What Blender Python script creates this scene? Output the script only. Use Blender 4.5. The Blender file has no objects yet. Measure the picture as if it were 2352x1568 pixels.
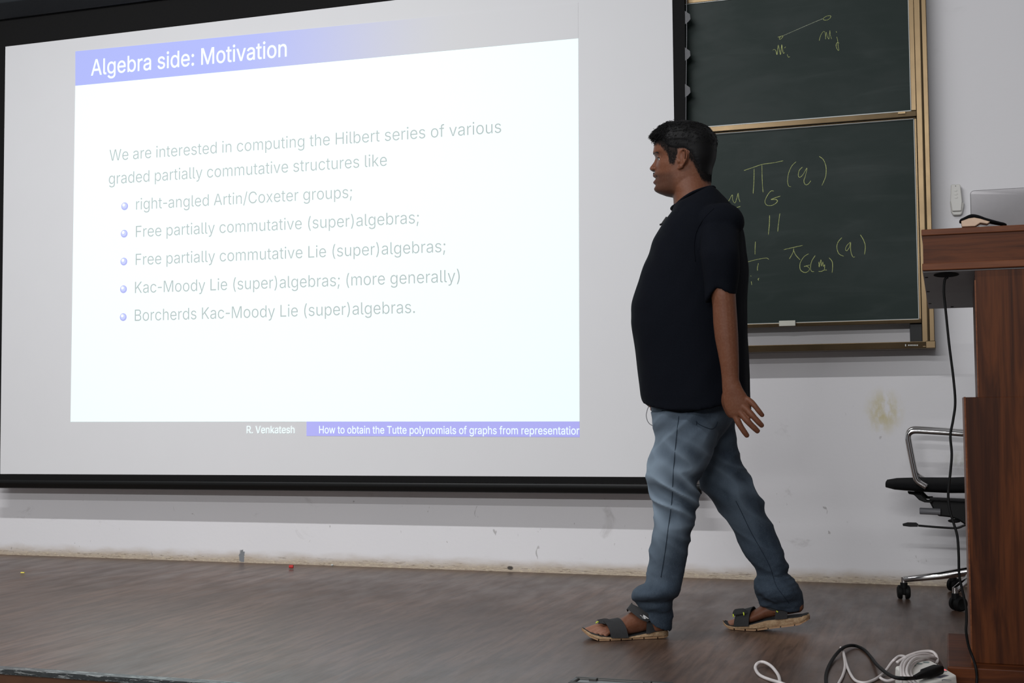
import bpy, bmesh, math, random
import numpy as np
from mathutils import Vector, Matrix, noise
from mathutils.bvhtree import BVHTree

S = bpy.context.scene
COL = S.collection

# ------------------------------------------------------------------ camera
W, H, F = 2352, 1568, 2950.0
PITCH, YAW, ROLL = .0532, .3256, -.0086
CAM = Vector((0, -5.77, .76))
_f = Vector((-math.sin(YAW) * math.cos(PITCH), math.cos(YAW) * math.cos(PITCH), math.sin(PITCH)))
_r = Vector((math.cos(YAW), math.sin(YAW), 0))
_u = _r.cross(_f)
_c, _s = math.cos(ROLL), math.sin(ROLL)
RT, UP = _c * _r + _s * _u, _c * _u - _s * _r
cam = bpy.data.cameras.new('camera')
cam.sensor_width = 36
cam.lens = F * 36 / W
cam.clip_start = .05
camo = bpy.data.objects.new('camera', cam)
camo.matrix_world = Matrix(((RT.x, UP.x, -_f.x, CAM.x), (RT.y, UP.y, -_f.y, CAM.y), (RT.z, UP.z, -_f.z, CAM.z), (0, 0, 0, 1)))
COL.objects.link(camo)
S.camera = camo

# ------------------------------------------------------------------ world and lamps
S.view_settings.view_transform = 'Standard'
S.view_settings.look = 'None'
S.view_settings.gamma = 1
S.view_settings.exposure = 0
S.view_settings.use_curve_mapping = False
wd = bpy.data.worlds.new('room_ambient')
S.world = wd
wd.use_nodes = True
wd.node_tree.nodes['Background'].inputs[0].default_value = (.93, .95, 1, 1)
wd.node_tree.nodes['Background'].inputs[1].default_value = .19


def tube_light(name, x, y, z, length, power, color=(.975, .98, 1), width=.06, tilt=0, spread=180):
    """A row of fluorescent ceiling tubes, parallel to the back wall."""
    l = bpy.data.lights.new(name, 'AREA')
    l.shape = 'RECTANGLE'
    l.size, l.size_y = length, width
    l.energy = power
    l.color = color
    l.spread = math.radians(spread)
    o = bpy.data.objects.new(name, l)
    o.location = (x, y, z)
    o.rotation_euler = (tilt, 0, 0)
    COL.objects.link(o)


tube_light('ceiling_tube_row', -3.3, -3.75, 4.2, 3.8, 61, tilt=math.radians(38), spread=110)
tube_light('ceiling_tube_row', -2.4, -8.6, 4.2, 6.0, 130, tilt=math.radians(60))
tube_light('ceiling_tube_row', -2.4, -16, 4.2, 7.0, 520, tilt=math.radians(72))


def ray(u, v):
    return _f + RT * ((u - W / 2) / F) - UP * ((v - H / 2) / F)


def py(u, v, y):
    """Where the sight line of photo point (u, v) meets the plane Y = y."""
    d = ray(u, v)
    return CAM + d * ((y - CAM.y) / d.y)


def pz(u, v, z):
    d = ray(u, v)
    return CAM + d * ((z - CAM.z) / d.z)


def pp(u, v, p0, n):
    d = ray(u, v)
    return CAM + d * ((p0 - CAM).dot(n) / d.dot(n))


def V(*a):
    return Vector(a)


# ------------------------------------------------------------------ materials
class N:
    """small node-tree builder"""

    def __init__(s, name):
        s.m = bpy.data.materials.new(name)
        s.m.use_nodes = True
        s.t = s.m.node_tree
        s.b = s.t.nodes['Principled BSDF']

    def n(s, kind, **kw):
        nd = s.t.nodes.new(kind)
        for k, v in kw.items():
            setattr(nd, k, v)
        return nd

    def put(s, sock, v):
        if hasattr(v, 'is_output'):
            s.t.links.new(v, sock)
        elif isinstance(v, (tuple, list)) and len(v) == 3 and sock.type == 'RGBA':
            sock.default_value = (*v, 1)
        else:
            sock.default_value = v

    def co(s, scale=(1, 1, 1), loc=(0, 0, 0), out='Object'):
        tc = s.n('ShaderNodeTexCoord')
        mp = s.n('ShaderNodeMapping')
        s.t.links.new(tc.outputs[out], mp.inputs[0])
        mp.inputs['Scale'].default_value = scale
        mp.inputs['Location'].default_value = loc
        return mp.outputs[0]

    def noise(s, vec, scale, detail=4, rough=.55, dist=0):
        nd = s.n('ShaderNodeTexNoise')
        s.put(nd.inputs['Vector'], vec)
        nd.inputs['Scale'].default_value = scale
        nd.inputs['Detail'].default_value = detail
        nd.inputs['Roughness'].default_value = rough
        nd.inputs['Distortion'].default_value = dist
        return nd.outputs[0]

    def ramp(s, f, a, b, ca=0, cb=1):
        nd = s.n('ShaderNodeMapRange')
        nd.interpolation_type = 'SMOOTHSTEP'
        s.put(nd.inputs[0], f)
        for i, v in enumerate((a, b, ca, cb)):
            nd.inputs[1 + i].default_value = v
        return nd.outputs[0]

    def mix(s, f, a, b):
        nd = s.n('ShaderNodeMix', data_type='RGBA')
        s.put(nd.inputs[0], f)
        s.put(nd.inputs[6], a)
        s.put(nd.inputs[7], b)
        return nd.outputs[2]

    def math(s, op, a, b=0, c=0):
        nd = s.n('ShaderNodeMath', operation=op)
        s.put(nd.inputs[0], a)
        s.put(nd.inputs[1], b)
        s.put(nd.inputs[2], c)
        return nd.outputs[0]

    def xyz(s, vec):
        nd = s.n('ShaderNodeSeparateXYZ')
        s.put(nd.inputs[0], vec)
        return nd.outputs

    def dist(s, vec, p, sc=(1, 1, 1)):
        """distance from a point, after scaling"""
        nd = s.n('ShaderNodeVectorMath', operation='SUBTRACT')
        s.put(nd.inputs[0], vec)
        nd.inputs[1].default_value = p
        n2 = s.n('ShaderNodeVectorMath', operation='MULTIPLY')
        s.t.links.new(nd.outputs[0], n2.inputs[0])
        n2.inputs[1].default_value = sc
        n3 = s.n('ShaderNodeVectorMath', operation='LENGTH')
        s.t.links.new(n2.outputs[0], n3.inputs[0])
        return n3.outputs['Value']

    def attr(s, name):
        return s.n('ShaderNodeAttribute', attribute_name=name).outputs['Fac']

    def bump(s, h, strength=.3, d=.002):
        nd = s.n('ShaderNodeBump')
        s.put(nd.inputs['Height'], h)
        nd.inputs['Strength'].default_value = strength
        nd.inputs['Distance'].default_value = d
        s.t.links.new(nd.outputs[0], s.b.inputs['Normal'])

    def end(s, color=None, rough=None, metal=None, spec=None, emit=None, power=1, **kw):
        for k, v in (('Base Color', color), ('Roughness', rough), ('Metallic', metal), ('Specular IOR Level', spec)):
            if v is not None:
                s.put(s.b.inputs[k], v)
        if emit is not None:
            s.put(s.b.inputs['Emission Color'], emit)
            s.put(s.b.inputs['Emission Strength'], power)
        for k, v in kw.items():
            s.put(s.b.inputs[k.replace('_', ' ')], v)
        return s.m


def plain(name, color, rough=.5, metal=0, spec=.5, var=.12, scale=25, bump=0, **kw):
    """one colour with slight procedural variation"""
    k = N(name)
    nz = k.noise(k.co(), scale, 5)
    lo = tuple(c * (1 - var) for c in color)
    hi = tuple(min(1, c * (1 + var)) for c in color)
    if bump:
        k.bump(k.noise(k.co(), scale * 6, 3), bump, .001)
    return k.end(k.mix(nz, lo, hi), rough, metal, spec, **kw)


# ------------------------------------------------------------------ mesh builder
def catmull(pts, n=6, closed=False):
    P = [Vector(p) for p in pts]
    if len(P) < 3:
        return P
    out = []
    m = len(P)
    for i in range(m if closed else m - 1):
        g = lambda k: P[k % m] if closed else P[min(max(k, 0), m - 1)]
        a, b, c, d = g(i - 1), g(i), g(i + 1), g(i + 2)
        for j in range(n):
            t = j / n
            out.append(.5 * (2 * b + (c - a) * t + (2 * a - 5 * b + 4 * c - d) * t * t + (3 * b - a - 3 * c + d) * t ** 3))
    if not closed:
        out.append(P[-1])
    return out


class MB:
    def __init__(s):
        s.v, s.f, s.mi = [], [], []
        s.slot = 0

    def add(s, vs, fs):
        b = len(s.v)
        s.v += [Vector(v) for v in vs]
        for f in fs:
            s.f.append([b + i for i in f])
            s.mi.append(s.slot)
        return s

    def box(s, a, b):
        x0, y0, z0 = (min(a[i], b[i]) for i in range(3))
        x1, y1, z1 = (max(a[i], b[i]) for i in range(3))
        return s.hexa([(x0, y0, z0), (x1, y0, z0), (x1, y1, z0), (x0, y1, z0)], [(x0, y0, z1), (x1, y0, z1), (x1, y1, z1), (x0, y1, z1)])

    def hexa(s, lo, hi):
        return s.add(list(lo) + list(hi), [(3, 2, 1, 0), (4, 5, 6, 7), (0, 1, 5, 4), (1, 2, 6, 5), (2, 3, 7, 6), (3, 0, 4, 7)])

    def obox(s, c, ax, ay, az):
        """box about centre c with half-axis vectors"""
        c, ax, ay, az = Vector(c), Vector(ax), Vector(ay), Vector(az)
        q = [(-1, -1), (1, -1), (1, 1), (-1, 1)]
        return s.hexa([c + ax * i + ay * j - az for i, j in q], [c + ax * i + ay * j + az for i, j in q])

    def loft(s, rings, cap=True, closed=False):
        n = len(rings[0])
        vs = [p for r in rings for p in r]
        fs = []
        m = len(rings)
        for i in range(m if closed else m - 1):
            for j in range(n):
                k = (j + 1) % n
                i2 = (i + 1) % m
                fs.append((i * n + j, i * n + k, i2 * n + k, i2 * n + j))
        if cap and not closed:
            for i, fl in ((0, True), (m - 1, False)):
                c = sum((Vector(p) for p in rings[i]), Vector()) / n
                vs.append(c)
                ci = len(vs) - 1
                for j in range(n):
                    k = (j + 1) % n
                    fs.append((ci, i * n + k, i * n + j) if fl else (ci, i * n + j, i * n + k))
        return s.add(vs, fs)

    def tube(s, pts, r, n=10, closed=False, cap=True, flat=1, side=None):
        """round (or elliptical: flat, in direction side) tube along points"""
        P = [Vector(p) for p in pts]
        m = len(P)
        R = r if hasattr(r, '__len__') else [r] * m
        FL = flat if hasattr(flat, '__len__') else [flat] * m
        rings = []
        up = None
        for i in range(m):
            a = P[(i - 1) % m] if closed else P[max(i - 1, 0)]
            b = P[(i + 1) % m] if closed else P[min(i + 1, m - 1)]
            t = (b - a).normalized()
            if side is not None:
                u = Vector(side)
                u = (u - t * u.dot(t)).normalized()
            else:
                if up is None:
                    up = V(0, 0, 1) if abs(t.z) < .9 else V(1, 0, 0)
                u = (up - t * up.dot(t))
                if u.length < 1e-6:
                    u = t.orthogonal()
                u.normalize()
                up = u
            w = t.cross(u)
            rings.append([P[i] + (u * math.cos(q) * FL[i] + w * math.sin(q)) * R[i] for q in (2 * math.pi * k / n for k in range(n))])
        return s.loft(rings, cap, closed)

    def lathe(s, c, axis, prof, n=24):
        """revolve (distance along axis, radius) pairs"""
        c, a = Vector(c), Vector(axis).normalized()
        u = a.orthogonal().normalized()
        w = a.cross(u)
        return s.loft([[c + a * d + (u * math.cos(q) + w * math.sin(q)) * r for q in (2 * math.pi * k / n for k in range(n))] for d, r in prof])

    def ball(s, c, rx, ry=None, rz=None, n=20, m=12):
        ry = rx if ry is None else ry
        rz = rx if rz is None else rz
        X = rx if isinstance(rx, Vector) else V(rx, 0, 0)
        Y = ry if isinstance(ry, Vector) else V(0, ry, 0)
        Z = rz if isinstance(rz, Vector) else V(0, 0, rz)
        c = Vector(c)
        rings = []
        for i in range(1, m):
            p = math.pi * i / m
            rings.append([c - Z * math.cos(p) + (X * math.cos(q) + Y * math.sin(q)) * math.sin(p) for q in (2 * math.pi * k / n for k in range(n))])
        vs = [c - Z] + [p for r in rings for p in r] + [c + Z]
        fs = [(0, 1 + (j + 1) % n, 1 + j) for j in range(n)]
        for i in range(m - 2):
            for j in range(n):
                k = (j + 1) % n
                fs.append((1 + i * n + j, 1 + i * n + k, 1 + (i + 1) * n + k, 1 + (i + 1) * n + j))
        e = len(vs) - 1
        b = 1 + (m - 2) * n
        fs += [(e, b + j, b + (j + 1) % n) for j in range(n)]
        return s.add(vs, fs)

    def prism(s, pts, d):
        """extrude an outline by vector d"""
        n = len(pts)
        P = [Vector(p) for p in pts]
        d = Vector(d)
        return s.add(P + [p + d for p in P], [tuple(reversed(range(n))), tuple(range(n, 2 * n))] + [(i, (i + 1) % n, n + (i + 1) % n, n + i) for i in range(n)])

    def build(s, name, mats, parent=None, smooth=False, bevel=0, loc=None, seg=2):
        """link as ONE mesh object; vertices were given in world space"""
        org = V(0, 0, 0)
        if parent is not None:
            r = parent
            while r.parent:
                r = r.parent
            org = r.location
        elif loc is not None:
            org = Vector(loc)
        me = bpy.data.meshes.new(name)
        me.from_pydata([v - org for v in s.v], [], s.f)
        mats = mats if isinstance(mats, (list, tuple)) else [mats]
        for m in mats:
            me.materials.append(m)
        if len(mats) > 1:
            me.polygons.foreach_set('material_index', s.mi)
        bm = bmesh.new()
        bm.from_mesh(me)
        bmesh.ops.recalc_face_normals(bm, faces=bm.faces)
        bm.to_mesh(me)
        bm.free()
        o = bpy.data.objects.new(name, me)
        if parent is not None:
            o.parent = parent
        else:
            o.location = org
        COL.objects.link(o)
        if smooth:
            me.polygons.foreach_set('use_smooth', [True] * len(me.polygons))
            if smooth != 1:
                me.set_sharp_from_angle(angle=math.radians(smooth))
        if bevel:
            b = o.modifiers.new('bevel', 'BEVEL')
            b.width = bevel
            b.segments = seg
            b.limit_method = 'ANGLE'
            b.harden_normals = False
        return o


def thing(name, label, cat, loc, group=None):
    o = bpy.data.objects.new(name, None)
    o.empty_display_size = .1
    o.location = loc
    COL.objects.link(o)
    return tag(o, label, cat, group)


def tag(o, label, cat, group=None):
    o['label'] = label
    o['category'] = cat
    if group:
        o['group'] = group
    return o


def structure(o):
    o['kind'] = 'structure'
    return o


def finish(o, voxel, smooth_iter=6, factor=.5):
    """fuse all overlapping pieces of o into one continuous surface"""
    r = o.modifiers.new('fuse', 'REMESH')
    r.mode = 'VOXEL'
    r.voxel_size = voxel
    r.use_smooth_shade = True
    sm = o.modifiers.new('relax', 'SMOOTH')
    sm.iterations = smooth_iter
    sm.factor = factor
    dg = bpy.context.evaluated_depsgraph_get()
    me = bpy.data.meshes.new_from_object(o.evaluated_get(dg))
    o.modifiers.clear()
    old = o.data
    mats = list(old.materials)
    o.data = me
    bpy.data.meshes.remove(old)
    me.materials.clear()
    for m in mats:
        me.materials.append(m)
    me.polygons.foreach_set('use_smooth', [True] * len(me.polygons))
    return o


def coords(me):
    a = np.empty(len(me.vertices) * 3)
    me.vertices.foreach_get('co', a)
    return a.reshape(-1, 3)


def set_coords(me, a):
    me.vertices.foreach_set('co', a.ravel())
    me.update()


def paint(me, name, vals):
    at = me.attributes.new(name, 'FLOAT', 'POINT')
    at.data.foreach_set('value', np.asarray(vals, dtype=np.float32))


def sstep(x, a, b):
    t = np.clip((x - a) / (b - a), 0, 1)
    return t * t * (3 - 2 * t)


def lerp(x, xs, ys):
    return float(np.interp(x, xs, ys))

# letter outlines (thousandths of the letter size); outer contours run anticlockwise, holes clockwise
GLYPH = {
    ' ': (188, []),
    '(': (273, ['181,-92 229,-91 197,-19 183,20 171,56 159,101 150,158 148,188 150,260 159,320 174,386 198,461 229,533 226,536 181,536 177,533 162,506 138,449 122,401 105,326 96,266 93,224 93,191 96,152 105,95 116,50 134,-1 150,-37 178,-90']),
    ')': (273, ['93,-92 97,-88 105,-73 135,-10 154,41 168,95 178,152 181,197 178,257 172,311 163,356 147,413 130,464 105,518 96,533 93,536 45,536 44,533 57,506 82,443 96,398 112,335 124,257 126,224 124,167 115,104 100,47 78,-13 46,-85 45,-92']),
    '-': (453, ['332,191 333,195 332,240 118,241 118,192']),
    '.': (188, ['78,3 90,-1 99,-1 117,5 126,13 133,21 136,30 137,45 133,60 123,73 114,79 105,82 90,83 84,82 72,76 63,68 56,57 53,39 56,24 66,11']),
    '/': (249, ['67,-73 71,-63 227,516 229,528 184,529 180,525 24,-54 20,-72']),
    ';': (188, ['81,-115 130,59 131,65 129,67 72,67 71,65 44,-100 43,-115', '87,277 105,274 120,277 129,283 136,290 142,299 145,308 145,320 141,335 132,347 117,356 102,358 84,354 74,347 66,335 62,320 62,311 65,299 74,287']),
    'A': (480, ['82,5 128,136 131,142 135,145 342,145 349,142 398,5 457,5 283,482 273,504 207,504 203,502 23,5', '151,199 152,206 196,328 233,452 235,458 240,459 243,454 287,314 328,199 324,195 321,195 156,195 152,196']),
    'B': (456, ['260,4 308,9 338,19 365,34 383,50 398,70 410,100 414,128 414,154 410,172 405,190 399,202 386,220 371,236 362,242 344,252 326,257 317,258 314,259 312,262 314,270 332,276 350,286 362,294 372,304 381,316 387,328 393,352 395,376 393,394 389,412 384,428 375,446 366,458 353,470 332,485 302,498 266,504 68,504 64,502 65,4', '121,229 122,232 125,234 254,234 284,231 302,224 317,216 335,201 345,188 354,169 357,158 360,133 357,116 351,100 341,86 323,70 302,60 269,54 128,54 122,56', '121,286 121,448 121,452 125,455 254,456 272,453 287,449 305,440 314,433 326,418 335,400 339,388 340,368 338,352 332,334 323,320 311,306 299,298 272,286 251,282 128,282 122,284']),
    'C': (510, ['141,36 159,24 177,15 201,6 228,0 258,-3 279,-3 306,0 333,6 351,12 369,20 390,33 405,44 421,61 436,79 448,97 460,124 468,154 465,157 414,157 410,154 399,124 388,106 372,87 345,68 318,57 294,51 255,50 225,54 201,63 180,74 159,91 143,109 125,136 116,157 104,199 100,229 101,289 107,325 116,352 134,388 147,405 174,430 201,446 225,455 261,460 297,458 321,452 342,443 357,434 381,412 396,391 406,370 410,355 414,352 465,352 468,355 456,394 448,412 436,430 427,442 408,461 381,482 351,497 309,509 282,512 252,512 213,506 192,500 171,491 141,473 129,464 109,445 92,424 82,409 71,388 62,367 50,322 44,268 44,241 47,205 56,160 71,121 92,85 104,70 120,53']),
    'F': (410, ['120,5 121,220 122,224 128,225 341,225 342,226 342,272 341,275 128,275 122,277 121,452 125,455 128,456 362,456 366,458 365,504 68,504 64,502 65,4']),
    'H': (517, ['120,5 121,229 122,233 128,235 392,235 395,234 396,229 397,5 453,5 453,502 452,504 398,504 396,502 396,290 392,285 128,285 122,286 121,290 121,502 119,504 65,504 65,4']),
    'K': (467, ['120,5 121,166 133,182 197,248 203,244 374,5 377,4 440,5 244,280 240,290 241,292 438,502 437,504 365,504 199,326 157,277 129,242 125,239 120,242 120,244 121,502 119,504 68,504 64,502 65,4']),
    'L': (393, ['356,4 357,8 357,50 356,54 128,54 122,56 121,502 119,504 68,504 64,502 65,4']),
    'M': (628, ['116,4 118,8 118,344 116,434 119,438 123,436 165,314 286,10 289,5 293,4 338,4 341,8 462,316 501,434 506,438 509,438 510,434 510,410 508,328 508,8 509,4 512,4 564,5 564,502 563,504 482,504 478,502 355,184 320,76 318,70 314,69 310,74 276,182 150,502 146,504 65,504 65,4']),
    'W': (686, ['225,4 229,8 319,340 331,394 338,434 342,437 345,436 347,434 368,334 459,5 527,5 637,404 664,502 663,504 609,504 606,502 521,176 497,64 495,62 492,61 488,64 462,178 377,502 375,504 312,504 309,503 224,182 206,107 199,68 195,59 192,58 189,62 162,184 80,502 78,504 24,504 22,502 23,500 29,476 153,23 159,4']),
    'a': (389, ['92,10 116,1 152,-5 179,-4 206,1 221,7 236,16 252,29 269,53 275,56 280,53 281,4 329,3 333,5 333,263 330,284 324,308 315,326 305,339 284,357 254,372 227,378 188,381 158,378 125,369 110,363 95,354 75,338 58,317 49,302 47,296 49,293 92,280 98,279 106,293 116,305 128,315 149,327 170,333 182,334 209,334 230,330 251,320 264,308 270,299 276,284 279,263 279,248 275,239 269,233 263,229 239,223 173,216 113,204 95,198 77,189 65,180 52,167 44,155 37,137 34,116 35,92 40,68 47,53 55,41 68,27', '91,86 88,98 88,113 91,125 97,137 113,152 131,162 152,168 239,181 263,187 275,193 279,191 279,134 275,110 264,86 239,61 224,52 209,46 191,43 161,42 149,43 128,49 116,55 100,68']),
    'b': (424, ['105,4 108,5 108,56 109,59 114,62 120,61 141,33 159,16 180,4 198,-2 222,-5 246,-4 273,1 297,11 312,19 328,32 343,47 355,65 364,80 376,110 385,155 385,221 379,254 370,284 361,302 343,329 324,348 306,360 282,372 258,378 243,380 216,380 198,378 180,373 162,363 144,347 120,316 114,316 111,317 110,320 110,503 108,505 60,505 56,503 57,4', '128,98 119,119 113,140 110,167 110,218 117,251 128,278 140,296 159,315 174,324 189,330 207,333 234,333 252,330 267,324 288,310 307,287 319,263 328,233 332,206 331,164 325,131 319,113 310,95 295,74 276,58 258,49 234,43 207,43 183,49 159,62 143,77']),
    'c': (396, ['111,25 129,14 159,2 198,-5 225,-4 255,1 273,7 291,16 306,25 321,38 343,65 351,80 358,98 351,102 309,112 288,77 276,65 255,52 240,46 219,43 189,43 168,49 150,58 138,67 118,89 103,119 95,152 93,176 93,200 95,221 104,257 115,281 128,299 150,318 162,325 177,330 204,334 222,333 249,327 270,316 285,302 294,290 306,268 348,277 356,281 351,296 337,320 321,339 297,357 273,369 240,378 222,380 195,380 162,375 138,367 111,351 86,329 68,305 55,281 44,245 38,200 39,164 44,131 57,92 74,62 96,37']),
    'd': (424, ['123,13 153,1 189,-5 204,-5 225,-2 246,4 270,19 286,35 303,59 306,62 312,62 316,59 316,5 318,4 366,4 368,5 368,503 366,505 318,505 315,503 315,320 312,316 304,317 289,338 279,350 267,360 252,369 240,375 222,379 183,380 165,378 144,372 114,357 102,349 85,332 71,314 62,299 49,269 41,233 38,200 38,176 41,143 49,107 62,77 80,50 99,31', '122,83 110,104 101,125 95,155 93,176 93,203 95,224 101,251 109,272 119,290 135,308 147,318 165,327 189,333 210,334 234,330 252,324 270,312 283,299 292,287 304,263 313,230 316,203 316,176 313,152 306,122 298,101 282,77 261,58 243,49 219,43 192,43 168,49 150,58 132,73']),
    'e': (404, ['129,14 150,5 180,-2 222,-5 261,1 294,13 324,34 337,47 349,62 359,86 354,90 309,100 297,80 286,68 270,56 258,50 234,43 216,42 192,43 177,46 150,58 128,74 116,89 107,104 98,128 95,143 93,167 96,173 99,173 366,173 367,176 367,221 360,260 351,287 342,305 328,326 309,346 288,360 270,369 252,375 219,380 192,380 159,375 135,366 114,354 87,331 68,305 55,281 43,242 38,197 39,164 43,131 56,92 73,62 97,35', '93,224 98,251 108,275 121,296 138,312 159,325 174,330 198,334 222,333 237,330 258,321 275,308 289,293 298,278 307,254 313,224 311,218 306,217 99,217 94,218']),
    'f': (254, ['134,4 137,4 138,8 138,328 143,330 221,330 224,334 224,374 221,376 140,377 138,382 138,422 140,439 148,458 156,466 167,473 188,478 209,477 224,474 238,518 230,521 215,524 188,527 170,525 152,521 125,509 104,491 94,476 88,460 84,440 84,382 83,377 80,376 14,376 10,374 11,331 80,330 84,328 84,8 86,4']),
    'g': (425, ['93,-114 111,-126 141,-138 171,-145 195,-147 219,-147 261,-141 297,-129 309,-123 327,-110 349,-86 357,-71 363,-53 369,-20 369,373 366,376 318,375 316,319 315,316 309,315 306,316 288,340 273,356 261,365 243,374 210,380 177,380 159,376 135,368 108,353 89,337 76,322 65,304 53,280 44,250 39,214 38,178 44,133 53,103 67,76 87,52 114,30 141,17 159,12 180,9 213,9 231,12 255,21 279,38 303,70 306,72 312,72 315,70 316,67 316,-11 312,-35 307,-50 300,-62 285,-78 264,-90 237,-99 216,-101 177,-99 156,-93 138,-84 124,-74 102,-47 99,-46 56,-71 67,-89 78,-101', '113,106 104,124 95,157 93,181 93,205 98,241 104,262 113,280 125,298 138,310 150,319 171,329 192,333 225,332 240,329 255,322 276,308 291,289 304,265 313,235 316,205 316,169 309,136 300,112 289,94 270,75 249,63 228,57 195,56 171,60 150,69 129,85']),
    'h': (410, ['109,5 110,242 113,260 120,277 134,302 153,317 180,329 204,333 225,332 240,329 264,318 283,298 292,280 298,260 300,236 300,8 303,4 351,4 353,8 353,262 349,286 337,320 321,343 308,356 294,365 282,371 261,377 240,380 216,380 186,375 159,362 147,354 134,340 117,314 114,312 111,312 110,316 110,502 108,504 60,504 56,502 57,4']),
    'i': (167, ['109,4 110,8 110,374 109,376 58,376 56,374 56,8 58,4', '67,450 76,447 94,448 108,454 119,466 122,478 121,494 112,508 103,516 88,520 70,518 59,511 49,500 45,488 48,470 55,459']),
    'k': (381, ['109,5 110,139 114,146 153,181 156,180 163,172 296,5 362,5 343,32 200,212 197,218 349,374 345,376 285,375 126,212 120,208 114,208 110,212 110,214 110,502 108,504 60,504 56,502 57,4']),
    'l': (189, ['93,10 111,4 123,2 156,2 174,5 176,8 167,47 165,49 135,49 126,52 116,62 110,83 110,503 108,505 60,505 56,503 56,77 62,47 65,38 76,23']),
    'm': (610, ['109,5 110,238 110,254 116,277 125,296 134,308 150,320 162,327 177,332 201,334 222,332 243,323 262,308 274,286 278,268 278,5 330,4 332,8 332,254 335,274 344,296 350,304 363,317 387,330 399,333 423,334 450,329 468,320 484,308 493,292 497,280 500,260 500,5 552,4 553,268 550,292 544,314 528,340 510,359 501,366 483,374 462,380 441,383 411,380 381,371 360,359 335,334 322,310 318,307 315,308 313,310 305,332 295,346 276,366 267,372 252,378 240,381 216,383 186,378 171,372 156,363 138,346 128,334 116,310 111,309 108,320 108,374 105,376 57,375 57,4']),
    'n': (410, ['109,5 110,242 113,260 120,277 134,302 153,317 180,329 204,333 225,332 240,329 264,318 283,298 292,280 298,260 300,236 300,8 303,4 352,5 352,268 346,298 337,320 321,343 303,359 288,368 261,377 228,381 213,380 195,377 171,369 147,354 132,338 116,310 111,309 108,314 108,374 105,376 60,376 56,374 57,4']),
    'o': (415, ['111,25 129,14 159,2 198,-5 216,-5 243,-2 273,7 306,25 327,44 340,59 351,77 360,95 367,113 376,155 377,206 373,239 363,272 346,308 334,323 317,341 291,360 264,372 240,378 222,380 195,380 162,375 138,367 111,351 86,329 68,305 55,281 44,245 38,200 39,164 44,131 57,92 74,62 96,37', '113,98 103,119 95,152 93,176 93,200 98,236 104,257 114,278 128,299 138,309 156,322 177,330 195,333 222,333 249,327 261,321 278,308 295,290 309,263 319,233 323,200 322,158 316,131 304,101 285,74 267,58 249,49 225,43 195,43 174,47 150,58 129,76']),
    'p': (424, ['109,-138 110,57 111,61 114,63 120,61 147,26 162,14 180,4 195,-1 213,-4 243,-4 264,-1 291,8 303,14 321,26 345,51 358,69 367,87 379,123 385,156 386,216 379,255 367,291 349,321 327,345 306,361 294,367 270,376 234,381 207,379 189,376 168,367 147,351 122,318 114,316 111,316 108,321 107,375 57,375 57,-138', '134,90 122,111 116,129 110,159 109,180 110,219 116,249 125,273 138,294 151,309 168,321 183,328 204,333 228,334 249,330 264,325 285,312 300,297 315,273 325,246 331,216 331,165 325,132 316,108 307,90 295,75 285,65 261,50 237,44 210,43 189,47 168,56 144,76']),
    'r': (259, ['109,5 110,238 113,266 120,280 129,295 142,308 156,318 168,323 195,329 219,330 237,327 239,328 239,376 237,380 198,380 183,377 162,369 147,359 137,350 128,338 119,320 114,318 111,318 108,322 108,374 105,376 60,376 56,374 57,4']),
    's': (365, ['88,19 121,4 148,-2 172,-5 193,-5 235,2 253,7 271,16 292,31 308,47 314,56 320,68 326,86 326,122 320,146 305,167 286,183 262,195 235,204 163,221 133,232 124,238 114,248 108,257 105,269 105,284 108,296 114,305 121,313 130,321 148,330 175,336 199,336 214,334 226,330 238,324 250,314 260,302 271,283 316,292 318,293 317,299 311,314 302,329 286,348 265,363 244,372 220,378 202,380 172,380 154,378 130,372 115,367 97,357 72,335 60,317 54,302 51,287 51,260 54,245 60,230 66,221 79,207 97,193 124,181 154,172 223,156 244,148 250,144 263,131 269,119 272,107 272,98 269,86 262,74 253,64 241,55 229,49 208,43 196,42 181,41 157,43 130,52 112,65 106,72 98,83 91,101 43,92 41,89 48,65 57,50 70,34']),
    't': (227, ['113,11 137,3 161,-1 176,-1 203,3 208,6 198,48 164,46 146,50 140,53 131,62 124,78 122,93 122,327 125,331 128,331 197,331 200,333 200,372 197,375 128,375 123,378 122,465 119,467 71,467 69,465 68,378 62,375 14,375 10,372 11,332 65,331 69,327 69,84 70,72 76,51 82,39 92,26']),
    'u': (410, ['117,14 138,5 150,2 174,-2 189,-2 213,2 237,10 258,22 280,44 294,68 297,71 301,68 302,65 302,5 303,4 351,4 353,5 353,374 351,376 303,376 300,374 300,152 298,128 295,113 289,98 277,80 264,67 255,61 237,52 210,46 183,47 156,56 142,65 132,75 125,83 119,95 113,113 110,143 110,374 108,376 60,376 56,374 56,128 59,101 65,77 71,62 80,47 96,29']),
    'v': (389, ['224,5 362,364 365,374 364,375 310,376 307,374 222,139 200,62 196,55 193,56 189,64 167,139 82,374 79,376 28,376 24,374 166,4']),
    'x': (379, ['90,5 156,104 184,154 187,158 190,158 194,154 219,110 289,4 349,5 221,190 223,196 231,208 343,374 340,376 283,375 225,286 198,236 193,230 190,229 186,232 146,302 97,375 40,376 37,374 152,206 158,196 159,194 30,8 30,5']),
    'y': (389, ['73,-141 97,-142 130,-135 145,-129 157,-121 169,-110 185,-90 197,-66 209,-36 365,372 364,375 310,375 307,372 225,147 199,60 196,56 193,56 190,60 179,102 164,147 83,372 79,375 25,375 24,372 151,39 166,-3 149,-51 137,-72 124,-85 112,-91 100,-94 82,-93 67,-91 64,-92 54,-129 53,-135 55,-137']),
}
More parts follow.
